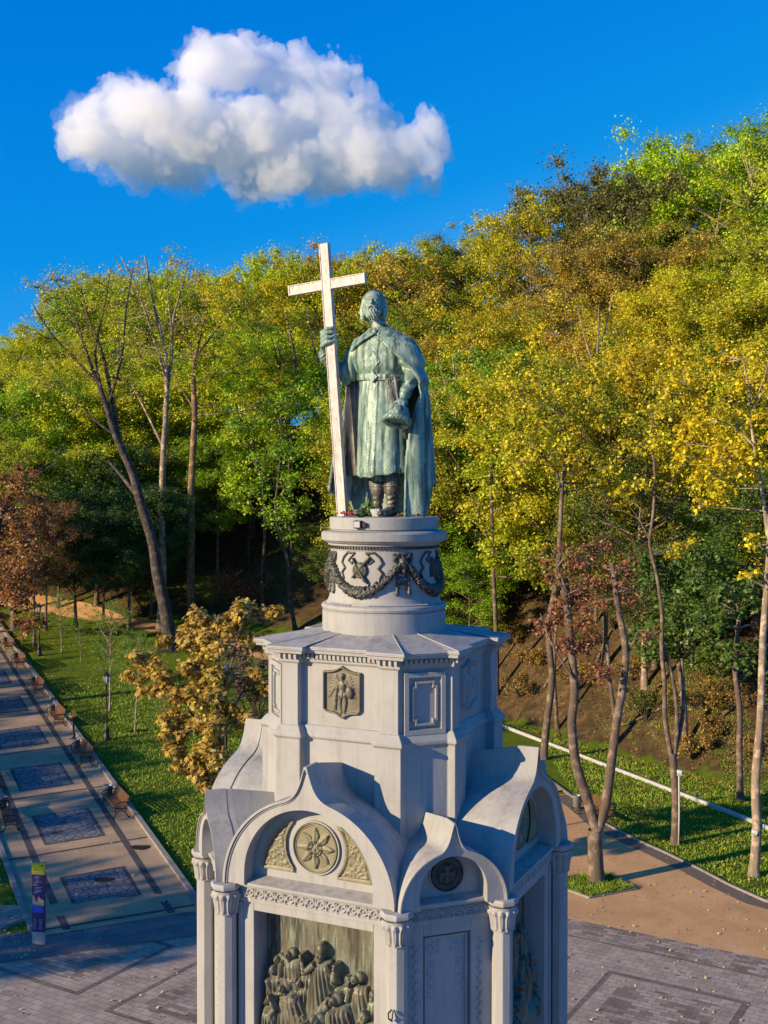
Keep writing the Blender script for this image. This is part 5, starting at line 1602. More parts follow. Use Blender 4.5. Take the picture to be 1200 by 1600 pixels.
# slender twin-stemmed tree
px_tree('slender grey twin-stemmed tree with few yellow leaves, right of the forked tree', 'twin_stemmed_tree', (1057, 1322),
        [([(1057, 1322), (1058, 1260), (1055, 1200), (1050, 1178)], 9, 7.5, 0), ([(1050, 1180), (1043, 1120), (1040, 1060), (1034, 1020), (1035, 960), (1027, 900), (1017, 850), (1021, 800), (1024, 740), (1018, 680)], 5.5, 2.5, 0),
         ([(1056, 1185), (1060, 1120), (1052, 1060), (1040, 1010), (1033, 985)], 5, 3, .2), ([(1053, 1192), (1066, 1130), (1070, 1080), (1066, 1030)], 5, 3.5, .5), ([(1018, 850), (1000, 815), (985, 790)], 2, .8, .2), ([(1021, 790), (1045, 760), (1065, 730)], 2, .8, .2)],
        [(1060, 852, 24, 0), (1050, 865, 16, 0), (1000, 700, 40, 0), (1040, 690, 40, .5), (1075, 720, 36, 0), (985, 760, 30, 0), (1020, 640, 40, 0)], 'golden', 2200, .2, seed=5)
# tall pale trunk at the right edge
px_tree('tall pale smooth trunk with thin bare limbs and yellow leaves at the right edge', 'pale_trunk_tree', (1181, 1372),
        [([(1181, 1372), (1187, 1300), (1184, 1220), (1192, 1120), (1193, 1000), (1200, 880), (1206, 800)], 11.5, 6, 0), ([(1203, 860), (1190, 760), (1176, 680), (1170, 600), (1160, 560)], 5, 1.5, .4),
         ([(1180, 700), (1150, 670), (1110, 650), (1075, 600)], 2.5, .8, .8), ([(1174, 640), (1195, 590), (1205, 540)], 2.5, .9, .1), ([(1186, 740), (1150, 730), (1120, 700)], 2, .7, -.6), ([(1206, 800), (1225, 700), (1235, 600)], 5, 2, -.4)],
        rnd_clumps(8, 26, (1060, 520, 1240, 800), 22, 44, 2) + [(1185, 850, 30, 0), (1170, 900, 20, -.3)], (.70, .56, .02), 6500, .2, bark=BARK_PALE, seed=7)
px_tree('slim grey trunk leaning right under dark foliage, behind the right gable', 'leaning_trunk_tree', (850, 1188),
        [([(850, 1188), (856, 1120), (863, 1060), (858, 980), (872, 900), (876, 800), (880, 740)], 8.5, 4, 0), ([(878, 770), (865, 730), (830, 700)], 3, 1, .4), ([(880, 745), (900, 710), (915, 660)], 3, 1, .4), ([(880, 745), (884, 690), (880, 650)], 3, 1, .4)],
        rnd_clumps(11, 20, (800, 560, 960, 760), 24, 44, 3), 'golden', 7000, .24, bark=BARK, seed=9)
px_tree('thin grey trunk on the slope foot right of the slim leaning trunk', 'thin_trunk_tree', (872, 1142), [([(872, 1142), (868, 1090), (866, 1040), (870, 980), (868, 920)], 4.5, 3, 0)], [(860, 900, 40, 0), (895, 880, 36, 1), (830, 880, 36, 1)], 'olive', 2600, .26, seed=10)
px_tree('straight grey trunk standing at the drain near the right edge', 'straight_trunk_tree', (1160, 1253), [([(1160, 1253), (1158, 1180), (1157, 1110), (1152, 1040), (1156, 960)], 7.5, 5, 0)], rnd_clumps(13, 20, (1085, 890, 1215, 1070), 26, 44, 2.5), 'dark_green', 8500, .26, seed=11)
px_tree('dark green tree with a low crown between the twin stems and the straight trunk', 'low_crowned_tree', (1072, 1170), [([(1072, 1170), (1070, 1100), (1062, 1030), (1060, 960)], 7, 5, 0)], rnd_clumps(14, 22, (1000, 850, 1130, 1050), 28, 46, 3), 'dark_green', 9000, .27, seed=12)
px_tree('grey trunk rising behind the right side of the drum under golden foliage', 'hillside_tree', (776, 1090), [([(776, 1090), (776, 1000), (770, 900), (768, 800), (768, 700)], 6, 3, 0), ([(770, 860), (745, 800), (722, 740)], 2.5, 1, 0)], rnd_clumps(15, 26, (690, 660, 850, 900), 24, 42, 3), 'yellow_green', 9000, .27, seed=13, bark=BARK)

px_tree('dark bare-limbed tree slanting through the foliage left of the cross', 'slanting_tree', (528, 800), [([(528, 800), (512, 690), (495, 650), (470, 600), (458, 545), (448, 490)], 5.5, 1.6, 0), ([(500, 665), (505, 600), (490, 540), (480, 480)], 3, 1, 0), ([(470, 600), (445, 570), (430, 530)], 2.4, .8, 0)],
        rnd_clumps(51, 14, (425, 470, 530, 640), 16, 30, 2), 'olive', 2400, .2, bark=BARK, seed=51, dep=112)
for k_, (bx0, top, lab_) in enumerate(((712, 560, 'nearest the statue'), (768, 600, 'behind the leaning trunk'), (1000, 600, 'above the twin stems'), (1110, 560, 'left of the pale trunk'), (930, 480, 'above the forked tree'))):
    rq = random.Random(90 + k_); by = 930 - k_ % 2 * 60; f_ = lambda t, o: (bx0 + o + rq.gauss(0, 5), by + (top - by) * t)
    L_ = [([(bx0, by), f_(.3, 3), f_(.6, -4), f_(.85, 4), f_(1, 0)], 5, 1.2, 0)]
    for t0, o_ in ((.45, -50), (.5, 42), (.62, -36), (.68, 48), (.78, -30), (.82, 26)): L_.append(([(bx0, by + (top - by) * t0), (bx0 + o_ * .5, by + (top - by) * (t0 + .09)), (bx0 + o_, by + (top - by) * (t0 + .2 + rq.random() * .06))], 2.6, .8, rq.uniform(-1, 1)))
    px_tree('pale bare-branched tree showing through golden leaves, ' + lab_, 'pale_branched_tree', (bx0, by), L_, rnd_clumps(60 + k_, 26, (bx0 - 70, top - 30, bx0 + 70, by - 130), 16, 34, 3), 'golden', 4200, .19, bark=BARK_PALE, seed=60 + k_, group='pale branched trees on the slope')

# the left park
px_tree('big leaning ash with dark trunk and nearly bare spreading top, over the park', 'ash_tree', (265, 1016),
        [([(265, 1016), (258, 960), (247, 900), (238, 850), (222, 790), (205, 738), (185, 690), (168, 640), (155, 600), (138, 560), (120, 500), (95, 450)], 13.5, .9, 0), ([(218, 780), (195, 750), (170, 720)], 5, 2, 2), ([(190, 705), (178, 640), (162, 560), (140, 500), (128, 450)], 5, 1.4, 2),
         ([(160, 610), (150, 550), (165, 480), (175, 420)], 3, .9, -1), ([(150, 595), (115, 560), (80, 520), (55, 480)], 3, .8, -1), ([(168, 640), (190, 560), (200, 480), (210, 420)], 3, .8, 1), ([(130, 530), (100, 490), (70, 470)], 2, .7, 0), ([(180, 680), (140, 650), (100, 600)], 2.5, .8, 0)],
        rnd_clumps(21, 34, (55, 430, 230, 640), 22, 40, 3), (.56, .50, .04), 7000, .17, bark=BARK_DARK, seed=21, twigs=1.8)
px_tree('tall ash with upright limbs and bare twiggy top, second from the left', 'ash_tree', (250, 985),
        [([(250, 985), (254, 900), (252, 820), (255, 728), (258, 650), (262, 590), (258, 540), (245, 490), (235, 440), (228, 400)], 8, 1.5, 0), ([(258, 640), (268, 560), (272, 500), (285, 450), (295, 410)], 4, 1, 1), ([(256, 700), (225, 640), (205, 600)], 3, 1, 1), ([(262, 600), (240, 520), (215, 450), (190, 400)], 3, .8, -1), ([(270, 520), (262, 460), (262, 410)], 2, .7, 0)],
        rnd_clumps(22, 32, (180, 400, 320, 600), 20, 38, 3), (.54, .48, .05), 6000, .17, bark=BARK_PALE, seed=22, twigs=1.9)
px_tree('tall straight brown-barked tree, nearest left of the cross', 'ash_tree', (300, 966),
        [([(300, 966), (299, 900), (298, 830), (298, 770), (302, 700), (305, 650), (303, 590), (308, 550)], 8.5, 4.5, 0), ([(306, 560), (330, 530), (350, 500), (370, 470)], 2.6, .9, 1), ([(306, 560), (290, 510), (285, 470)], 2.6, .9, 0), ([(304, 600), (335, 590), (360, 575), (400, 560)], 2.4, .8, 1), ([(304, 640), (280, 600), (262, 560)], 2, .8, 0), ([(308, 552), (320, 500), (318, 450)], 2.6, .9, .3)],
        rnd_clumps(23, 30, (255, 430, 410, 650), 24, 44, 3), (.60, .60, .03), 5200, .24, bark=m_bark('warm_bark', (.26, .17, .10)), seed=23, twigs=1.3)
px_tree('thin dark tree on the grassy slope left of the drum, forked above', 'slope_tree', (462, 988), [([(462, 988), (452, 930), (450, 880), (438, 840), (430, 800), (436, 740), (442, 690)], 4.5, 2.2, 0), ([(451, 900), (455, 850), (452, 800), (450, 740), (455, 680)], 3.6, 1.6, 1), ([(438, 840), (420, 800), (405, 770)], 2, .8, 0)],
        rnd_clumps(24, 22, (390, 620, 500, 830), 18, 34, 3), 'green', 5200, .25, bark=BARK_DARK, seed=24)
px_tree('slim dark trunk on the slope between the brown-barked tree and the drum', 'slope_tree', (411, 955), [([(411, 955), (411, 900), (413, 850), (412, 800), (408, 740)], 4, 2.4, 0)], rnd_clumps(25, 18, (360, 640, 460, 810), 18, 34, 3), 'lime', 4600, .25, bark=BARK_DARK, seed=25)
px_tree('short dark trunk at the top of the bare patch of slope', 'slope_tree', (388, 880), [([(388, 880), (388, 830), (390, 780), (386, 720)], 4, 2.4, 0)], rnd_clumps(26, 16, (340, 640, 440, 790), 18, 34, 3), 'lime', 4600, .26, bark=BARK_DARK, seed=26)

def park(src, px, py, H_, cn, label, jit=1.0, col=None, cat='tree'):
    p = at(px, py); t = put_tree(src, p.x, p.y, H_ / src['H'], random.Random(px).uniform(0, 6.28), cn, jit, random.Random(py)); tag(t, label, cat, 'trees of the left park')
    if col: 
        for ch in t.children: ch.color = (*col, 1)
    return t
DK = (.085, .16, .04)
for k, (px, py, H_, j) in enumerate(((200, 985, 13.5, 1.15), (160, 992, 12, 1.15), (118, 985, 13, 1.1), (235, 968, 12, 1.0), (150, 945, 14, 1.1), (90, 950, 15, 1.1), (205, 930, 15, 1.1), (70, 985, 13, 1.0))):
    park(PR[k % 6], px, py, H_, 'dark_green', ['dark green park tree on the lawn, right of the others in the front clump', 'dark green park tree in the middle of the front clump', 'dark green park tree at the left of the front clump', 'dark green park tree just left of the leaning ash',
         'dark green park tree behind the middle of the clump', 'dark green park tree behind the russet tree', 'dark green park tree behind the clump, tallest there', 'dark green park tree close behind the russet tree, right side'][k], j, DK)
park(PR[3], 52, 1012, 12.5, 'russet', 'big russet-brown tree with a thick dark trunk at the left edge', .95, (.30, .17, .07))
park(PR[0], -45, 1010, 13, 'russet', 'russet-brown tree half cut off by the left edge', 1.2, (.30, .18, .07))
park(PR[2], 20, 985, 16.5, 'yellow_green', 'yellow-green tree right behind the russet trunk', 1.1)
park(PR[5], 20, 960, 17, 'yellow_green', 'yellow-green park tree behind the russet tree', 1.2)
park(PR[4], 5, 930, 20, 'green', 'fresh green tree far left, highest on that side', 1.2)
for px_, py_, h_, l_ in ((215, 880, 19, 'right'), (165, 890, 20, 'middle'), (110, 900, 19, 'left'), (250, 870, 18, 'near the brown-barked tree')): park(PR[(px_ // 5) % 6], px_, py_, h_, 'yellow_green', 'tall yellow-green tree rising behind the dark clump, ' + l_, 1.15)
park(PR[1], 340, 905, 15, 'green', 'fresh green tree on the slope foot behind the brown-barked tree', 1.1)
px_tree('low russet tree crown hanging over the walk at the left edge', 'russet_tree', (-22, 1110), [([(-22, 1110), (-20, 1040), (-14, 960), (-10, 880), (0, 800)], 13, 6, 0), ([(-14, 950), (10, 900), (30, 860)], 5, 2, 0)],
        rnd_clumps(41, 34, (-60, 740, 70, 985), 26, 44, 3), (.38, .19, .07), 13000, .22, bark=BARK_DARK, seed=41)
park(PR[2], 445, 850, 21, 'lime', 'tall lime green tree high on the slope just left of the cross', 1.1)
park(PR[5], 395, 838, 20, 'yellow_green', 'tall yellow-green tree high on the slope, second left of the cross', 1.1)
# saplings
for px, py, H_, lab in ((95, 1020, 5.2, 'young slim tree beside the russet tree\'s trunk'), (125, 1035, 3.6, 'small staked sapling in the sunlit stripe of lawn'), (170, 1112, 7.5, 'thin young tree directly behind the nearest lawn lantern'), (209, 1146, 6.5, 'thin young tree right of the lawn lantern, under the chestnut'), (260, 1168, 4.2, 'thin sapling stem under the chestnut\'s left side')):
    t = park(SP[0], px, py, H_, 'green', lab, .8, (.20, .34, .03))
px_tree('yellow horse chestnut with big drooping leaves behind the pedestal\'s left side', 'chestnut_tree', (352, 1425),
        [([(352, 1425), (350, 1330), (345, 1240), (345, 1150), (340, 1050), (345, 960)], 11, 3, 0), ([(347, 1260), (315, 1210), (285, 1170), (262, 1130)], 4, 1, -1), ([(346, 1200), (300, 1120), (250, 1050), (215, 1030)], 4, 1, .5), ([(345, 1120), (310, 1040), (280, 1000)], 3.5, 1, 1), ([(345, 1150), (380, 1080), (410, 1020)], 3.5, 1, .6), ([(347, 1260), (320, 1230), (300, 1215)], 3, 1, -1.5), ([(345, 1110), (370, 1010), (380, 960)], 3, 1, -.5)],
        [(222, 1030, 20, 0), (212, 1060, 20, .4), (240, 1045, 26, 0), (262, 1075, 30, 0), (232, 1085, 20, .3), (290, 1040, 32, .2), (250, 1005, 22, .6), (285, 1000, 32, .6), (320, 975, 34, .6), (355, 960, 36, .4), (330, 1010, 34, -.4), (375, 990, 34, .2), (400, 1010, 30, 0), (390, 960, 28, .3), (420, 960, 20, .3),
         (300, 1090, 32, -.6), (340, 1070, 34, -1), (375, 1060, 30, -.4), (270, 1120, 26, -.4), (262, 1150, 20, -.8), (300, 1140, 30, -1), (335, 1130, 34, -1.2), (370, 1120, 34, -.6), (285, 1175, 24, -1), (310, 1190, 28, -1.2), (335, 1180, 34, -1.5), (300, 1215, 22, -1.4), (325, 1222, 20, -1.5), (275, 1195, 18, -1), (345, 1220, 26, -1), (400, 1080, 30, .3)],
        (.54, .39, .09), 17000, .28, bark=BARK, seed=31, shape='palm', twigs=.9, group=None)
def bush(name, label, px, py, w_, h_, col, n, ls, seed, group=None):
    r = np.random.default_rng(seed); p = at(px, py); root = empty(name, (p.x, p.y, p.z)); tag(root, label, 'bush', group)
    L = []; C = []
    for i in range(16):
        a = r.uniform(0, 6.28); e = np.array([math.cos(a) * w_ * r.uniform(.2, 1), math.sin(a) * w_ * r.uniform(.2, 1), h_ * r.uniform(.4, 1)]); L.append(([np.zeros(3), e * np.array([.35, .35, .55]), e], [.04, .025, .01])); C.append(e)
    limb_mesh(L, 'stems', BARK_DARK, root)
    V, F, v = leaf_cloud(np.array(C), np.full(16, w_ * .38), n, ls, r); c = mesh_np('leaves', V, F, LEAF, root, False, {'v': v}); c.color = (*col, 1)
bush('bush', 'dull purple-brown bush between the chestnut and the attic wall', 402, 1130, 2.3, 4.6, (.17, .12, .09), 5200, .17, 5)
bush('bush', 'loose russet bush at the foot of the sunlit slope', 360, 968, 3.2, 4.2, (.32, .13, .04), 3600, .2, 6)
bush('bush', 'low green bush at the slope foot behind the drum, right side', 740, 1010, 2.5, 3.5, (.25, .28, .04), 4000, .24, 7)

# trees beyond the left edge, whose long shadows stripe the walk and the lawn
sv_ = Vector((math.cos(R(SUN_AZ - 180)), math.sin(R(SUN_AZ - 180)))); nv_ = Vector((-sv_.y, sv_.x))
r_ = random.Random(77)
sp_ = [(28.5, 46, 17), (38, 40, 17), (46.5, 44, 18), (58, 42, 18), (71, 46, 19), (24.2, 30, 13.5), (33, 50, 17), (43, 52, 19), (49, 36, 16), (54, 48, 19), (61, 50, 20), (67, 38, 17), (75, 50, 20), (22.8, 26, 13)]
for k, (p_, L_, H_) in enumerate(sp_):
    q = nv_ * p_ - sv_ * L_ + Vector((0, 0)); src = PR[k % 6]
    t = put_tree(src, q.x, q.y, H_ / src['H'], r_.uniform(0, 6.28), ['yellow_green', 'golden', 'green'][k % 3], .62 if k < 5 else .85, r_)
    tag(t, 'park tree in the grove left of the walk, outside the view', 'tree', 'grove left of the walk')

# ------------------------------------------------------------------ benches, bins, lamps and the rest
def make_bench():
    root = empty('bench'); L_ = 1.15
    def side(sx):
        m = MB()
        m.tube([(sx, -.34, 0), (sx, -.30, .10), (sx, -.24, .22), (sx, -.30, .34), (sx, -.27, .43)], [.035, .026, .024, .026, .024], 6)
        m.tube([(sx, .30, 0), (sx, .22, .12), (sx, .16, .24), (sx, .20, .42), (sx, .26, .62), (sx, .33, .88)], [.035, .026, .024, .026, .024, .02], 6)
        m.tube([(sx, -.27, .42), (sx, -.1, .40), (sx, .08, .39), (sx, .20, .42)], .022, 6)
        m.tube([(sx, -.24, .22), (sx, -.10, .30), (sx, .05, .30), (sx, .16, .24)], .018, 6)
        m.tube([(sx, .27, .66), (sx, .08, .68), (sx, -.18, .66), (sx, -.31, .60), (sx, -.33, .50), (sx, -.27, .43)], .024, 6)
        m.tube([(sx, -.14, .65), (sx, -.05, .55), (sx, -.12, .47), (sx, -.2, .53), (sx, -.14, .57)], .014, 6); m.tube([(sx, .12, .66), (sx, .05, .56), (sx, .10, .46), (sx, .2, .5), (sx, .16, .56)], .014, 6)
        m.tube([(sx, -.34, .02), (sx, -.42, .03), (sx, -.43, .08)], .02, 6); m.tube([(sx, .30, .02), (sx, .38, .03), (sx, .38, .08)], .02, 6)
        return m.build('side_frame', IRON, root, smooth=True)
    side(-L_); side(L_)
    m = MB()
    for i in range(5): m.box((0, -.25 + i * .095, .435 - .02 * math.sin(i / 4 * math.pi)), (2 * L_ - .02, .07, .03))
    m.build('seat', WOOD, root, bevel=.006)
    m = MB()
    for i in range(7):
        t = i / 6; m.box((0, .185 + .13 * t**1.3, .50 + .37 * t), (2 * L_ - .02, .026, .046), M=Matrix.Rotation(R(-12 - 8 * t), 3, 'X'))
    m.build('backrest', WOOD, root, bevel=.006)
    return root
def make_bin():
    root = empty('litter_bin'); m = MB(); m.lathe([(.17, .12), (.20, .14), (.235, .72), (.25, .74), (.25, .77), (.225, .77), (.20, .72), (.17, .3), (.0, .28)], 20, cap=False); m.build('bucket', m_plain('bin_steel', (.30, .30, .30), .5, .3), root, smooth=True)
    m = MB()
    for s in (-1, 1): m.tube([(s * .30, 0, 0), (s * .29, 0, .4), (s * .25, 0, .62)], .022, 6); m.tube([(s * .30, -.14, .02), (s * .30, .14, .02)], .02, 6)
    m.build('stand', IRON, root, smooth=True); return root
b0 = make_bench(); k0 = make_bin()
wang = math.atan2(WN.y, WN.x)
spots_b = [(200, 1268, 'first bench of the right row, nearest the monument'), (140, 1190, 'second bench of the right row along the walk'), (101, 1130, 'third bench of the right row, beside the planter'), (66, 1083, 'fourth bench of the right row along the walk'), (40, 1042, 'fifth bench of the right row, by the russet tree'), (26, 1016, 'farthest bench of the right row in view')]
first = True
def wl_(s, a): p = W0 + WD * s + WN * a; return Vector((p.x, p.y, Tz(p.x, p.y) + .055))
for px, py, lab in spots_b:
    q = at(px, py); s = (q - W0).dot(WD); o = b0 if first else copy_tree(b0)
    o.location = wl_(s, .62); o.rotation_euler = (0, 0, wang + R(90)); o.scale = (1.2, 1.15, 1.15); tag(o, 'slatted bench with scrolled iron ends, '+ lab, 'bench', 'benches along the right side of the walk')
    c = k0 if first else copy_tree(k0); first = False
    c.location = wl_(s + 1.75, .62); c.rotation_euler = (0, 0, wang + R(90)); tag(c, 'grey litter bin behind the ' + lab.split(',')[0].replace(' of the right row', '').replace(' along the walk', '') + ' of the right row', 'litter bin', 'litter bins along the walk')
for px, py, lab in ((18, 1290, 'near bench of the left row, seen end on'), (-12, 1225, 'farther bench of the left row at the picture edge')):
    q = at(px, py); s = (q - W0).dot(WD); o = copy_tree(b0); o.location = wl_(s, WW - .50); o.rotation_euler = (0, 0, wang - R(90)); tag(o, 'slatted bench with scrolled iron ends, '+ lab, 'bench', 'benches along the left side of the walk')
    c = copy_tree(k0); c.location = wl_(s + 1.75, WW - .55); c.rotation_euler = (0, 0, wang); tag(c, 'grey litter bin behind the ' + lab.split(',')[0], 'litter bin', 'litter bins along the walk')
g1 = at(936, 1284); o = copy_tree(b0); o.location = g1 + Vector((0, 0, .03)); o.rotation_euler = (0, 0, R(-70)); o.scale = (1.0, 1.15, 1.15); tag(o, 'wooden slatted bench behind the forked tree on the gravel', 'bench')
g2 = at(903, 1268); c = copy_tree(k0); c.location = g2 + Vector((0, 0, .03)); tag(c, 'grey litter bin left of the bench behind the forked tree', 'litter bin')

def make_lantern(name='street_lantern'):
    root = empty(name); m = MB()
    m.lathe([(.24, 0), (.24, .10), (.18, .14), (.16, .45), (.13, .6), (.17, .66), (.12, .72), (.07, .85), (.055, 1.6), (.075, 1.64), (.05, 1.7), (.038, 3.3), (.06, 3.34), (.04, 3.4), (.05, 3.45)], 12); m.build('post', IRON, root, smooth=True)
    m = MB(); m.lathe([(.09, 3.47), (.19, 3.9)], 6, cap=False); m.build('glass', GLASS, root)
    m = MB(); m.lathe([(.22, 3.9), (.23, 3.93), (.13, 4.06), (.05, 4.1), (.05, 4.16), (.015, 4.24)], 6)
    for i in range(6):
        a = 2 * math.pi * i / 6; m.tube([(.092 * math.cos(a), .092 * math.sin(a), 3.46), (.195 * math.cos(a), .195 * math.sin(a), 3.91)], .012, 4)
    m.build('lantern_cap', IRON, root); return root
l0 = make_lantern(); q = at(165, 1158); l0.location = q; tag(l0, 'black cast-iron lantern on the lawn, the nearer one beside the walk', 'street lamp', 'lanterns on the lawn')
l1 = copy_tree(l0); l1.location = at(60, 1025); tag(l1, 'black cast-iron lantern in front of the russet tree\'s trunk', 'street lamp', 'lanterns on the lawn')
pole = empty('lamp_pole', P(352, HZ, 49.0) - Vector((0, 0, CAMZ - .15))); tag(pole, 'tall dark lamp pole with a blue domed head left of the attic', 'street lamp')
hp = CAMZ - (1040 - HZ) * 49 / FPX - .15
m = MB(); m.lathe([(.13, 0), (.12, .8), (.075, .9), (.055, hp - .35), (.05, hp - .3)], 10); m.tube([(-.62, 0, hp - .42), (.62, 0, hp - .42)], .03, 6); m.build('post', IRON, pole, smooth=True)
m = MB(); m.lathe([(.0, hp - .32), (.17, hp - .30), (.21, hp - .2), (.17, hp - .06), (.08, hp), (.0, hp + .01)], 16, cap=False); m.build('lamp_head', m_plain('blue_dome', (.02, .20, .50), .35, 0, .1), pole, smooth=True)
m = MB(); m.box((-.06, -.07, CAMZ - (1128 - HZ) * 49 / FPX - .15), (.36, .03, .26)); m.build('plate', PIPE, pole)

pt = empty('iron_planter', at(113, 1158) + Vector((0, 0, .05))); tag(pt, 'dark slim iron planter with dry leaves between the second and third benches', 'planter')
m = MB(); m.lathe([(.24, 0), (.24, .06), (.10, .12), (.07, .3), (.055, 1.1), (.10, 1.2), (.26, 1.32), (.27, 1.38), (.22, 1.36), (.0, 1.3)], 14, cap=False); m.build('stand', IRON, pt, smooth=True)
V, F, v = leaf_cloud(np.array([[0, 0, 1.5], [.15, 0, 1.45], [-.18, .05, 1.47]]), np.array([.28, .2, .2]), 260, .12, np.random.default_rng(2)); c = mesh_np('foliage', V, F, LEAF, pt, False, {'v': v}); c.color = (.40, .30, .10, 1)

def manhole(px, py, r_, lab):
    p = at(px, py); o = empty('manhole_cover', (p.x, p.y, p.z + .06)); tag(o, lab, 'manhole cover'); m = MB(); m.lathe([(r_, .0), (r_, .012), (r_ * .94, .014)], 28); m.build('frame', IRON, o)
    m = MB()
    for i in range(-3, 4):
        w_ = math.sqrt(max(0, .8 - (i / 4)**2)) * r_; m.box((0, i * r_ * .24, .018), (2 * w_, .03, .010))
    m.build('ribs', IRON, o)
manhole(218, 1328, .45, 'round iron manhole cover near the right kerb of the walk'); manhole(161, 1378, .48, 'round iron manhole cover in the middle of the nearest cobbled inset')

# information pillar
q = at(57, 1482); inf = empty('information_pillar', (q.x, q.y, .05), R(-8)); tag(inf, 'slim purple and yellow information pillar with a map, on the plaza edge', 'sign')
k_ = (q.y - CAMY) / FPX; hh = 128 * k_; wd = .50
PUR = m_plain('purple_board', (.10, .035, .16), .5, 0, .08, 2, 0); YEL = m_plain('yellow_board', (.80, .70, .04), .5, 0, .05, 2, 0); MAPC = m_plain('map_beige', (.55, .50, .28), .5, 0, .1, 2, 0); BLU = m_plain('map_blue', (.02, .12, .80), .5, 0, .05, 2, 0); WHT = m_plain('white_print', (.60, .58, .62), .5, 0, .05, 2, 0)
m = MB(); m.bx(-wd / 2, wd / 2, -.07, .07, 0, .46); m.build('base', m_plain('base_steel', (.48, .52, .52), .4, .2), inf, bevel=.01)
m = MB(); m.bx(-wd / 2 + .01, wd / 2 - .01, -.06, .06, .46, hh - .42); m.build('body', PUR, inf, bevel=.008)
m = MB(); m.bx(-wd / 2, wd / 2, -.065, .065, hh - .42, hh); m.build('header', YEL, inf, bevel=.01)
rt = random.Random(9); m = MB(); y = -.0625
z = hh - .50
while z > hh - 1.12:
    w_ = rt.uniform(.12, .28); x0 = -wd / 2 + rt.choice([.06, .10, .16]); m.bx(x0, x0 + w_, y - .002, y, z, z + .018); z -= rt.choice([.03, .03, .07])
for j in range(16):
    for x0 in (-.19, .03): m.bx(x0, x0 + rt.uniform(.08, .16), y - .002, y, .56 + j * .026, .568 + j * .026)
m.build('printed_lines', WHT, inf)
m = MB(); m.add([(-.22, y - .003, 1.50), (.23, y - .003, 1.44), (.23, y - .003, 1.66), (.10, y - .003, 1.70), (.03, y - .003, 1.82), (-.02, y - .003, 1.60), (-.12, y - .003, 1.62), (-.16, y - .003, 1.86), (-.22, y - .003, 1.84)], [tuple(range(9))]); m.build('map_land', MAPC, inf)
m = MB(); m.add([(-.22, y - .003, 1.20), (.22, y - .003, 1.20), (.22, y - .003, 1.30), (.05, y - .003, 1.44), (-.22, y - .003, 1.49)], [tuple(range(5))]); m.build('map_river', BLU, inf)
m = MB(); m.bx(.13, .19, -.068, -.064, hh - .11, hh - .04); m.bx(-.18, .06, -.068, -.064, hh - .26, hh - .245); m.bx(-.18, -.02, -.068, -.064, hh - .22, hh - .21); m.build('header_print', BLACK, inf)

def seccam(px, py, d, lab):
    p = P(px, py, d); o = empty('security_camera', tuple(p)); tag(o, lab, 'camera'); m = MB(); m.box((-.02, -.22, 0), (.16, .34, .14), .5); m.build('housing', PIPE, o, bevel=.02)
    m = MB(); m.tube([(0, .1, -.06), (0, -.08, -.05)], .03, 6); m.box((0, .02, -.14), (.2, .12, .22)); m.build('bracket', PIPE, o)
tt = at(1057, 1322); seccam(1064, 1206, tt.y - CAMY - .25, 'white security camera fixed to the twin-stemmed tree')
tt = at(1181, 1372); seccam(1182, 1300, tt.y - CAMY - .25, 'white security camera fixed to the pale trunk')
tt = at(1057, 1322); cb_ = empty('cable_conduit', (tt.x + .12, tt.y - .24, 0)); tag(cb_, 'thin pale conduit running up the twin-stemmed tree to its camera', 'conduit')
m = MB(); m.tube([(0, 0, 0), (.02, -.02, 1.6), (-.0, 0, 3.6)], .045, 6); m.build('pipe', PIPE, cb_, smooth=True)

# fallen leaves on pavings and lawns
def fallen(name, n, area, size, col, lab, lift):
    r = np.random.default_rng(4); Vv = []; k = 0
    while k < n:
        x, y = area(r)
        if x is None: continue
        z = Tz(x, y) + lift; a = r.uniform(0, 6.28); l = size * r.uniform(.6, 1.3); c, s = math.cos(a) * l, math.sin(a) * l; h_ = l * r.uniform(.1, .7)
        Vv += [(x - c * .5, y - s * .5, z + h_ * .2), (x - s * .4, y + c * .4, z), (x + c * .5, y + s * .5, z + h_), (x + s * .4, y - c * .4, z + .004)]; k += 1
    o = mesh_np(name, Vv, np.arange(4 * n).reshape(n, 4), m_plain(name + '_colour', col, .7, 0, .4, 1.5, 0), None, False); tag(o, lab, 'leaves', kind='stuff')
def a_plaza(r):
    x, y = r.uniform(-18, 18), r.uniform(11, 27); return (x, y)
def a_grav(r):
    y = r.uniform(16, 41); xk = np.interp(y, [p[1] for p in kl], [p[0] for p in kl], left=17); x = r.uniform(3, xk); return x, y
def a_walk(r):
    s = r.uniform(0, 70); p = W0 + WD * s + WN * r.uniform(0, WW); return p.x, p.y
def a_lawn2(r):
    if r.random() < .4: 
        y = r.uniform(22, 50); xk = np.interp(y, [p[1] for p in kl], [p[0] for p in kl]); return xk + .2 + r.uniform(0, 10), y
    s = r.uniform(.5, 75); p = W0 + WD * s - WN * r.uniform(.3, 16)
    return (None, None) if p.y < 25.5 + .3 * p.x else (p.x, p.y)
def a_lawn3(r):
    s = r.uniform(-2, 14); p = W0 + WD * s + WN * (WW + r.uniform(.3, 5)); return p.x, p.y
fallen('fallen_leaves', 420, a_plaza, .11, (.75, .62, .25), 'pale yellow leaves scattered over the plaza paving', .055)
fallen('fallen_leaves', 500, a_grav, .10, (.72, .58, .22), 'pale yellow leaves scattered over the brown gravel', .035)
fallen('fallen_leaves', 240, a_walk, .10, (.70, .55, .2), 'pale leaves scattered over the walk', .07)
fallen('fallen_leaves', 6500, a_lawn2, .11, (.70, .52, .06), 'yellow leaves lying on the lawns', .06)
fallen('fallen_leaves', 900, a_lawn3, .11, (.62, .55, .22), 'pale leaves lying on the lawn left of the walk', .05)

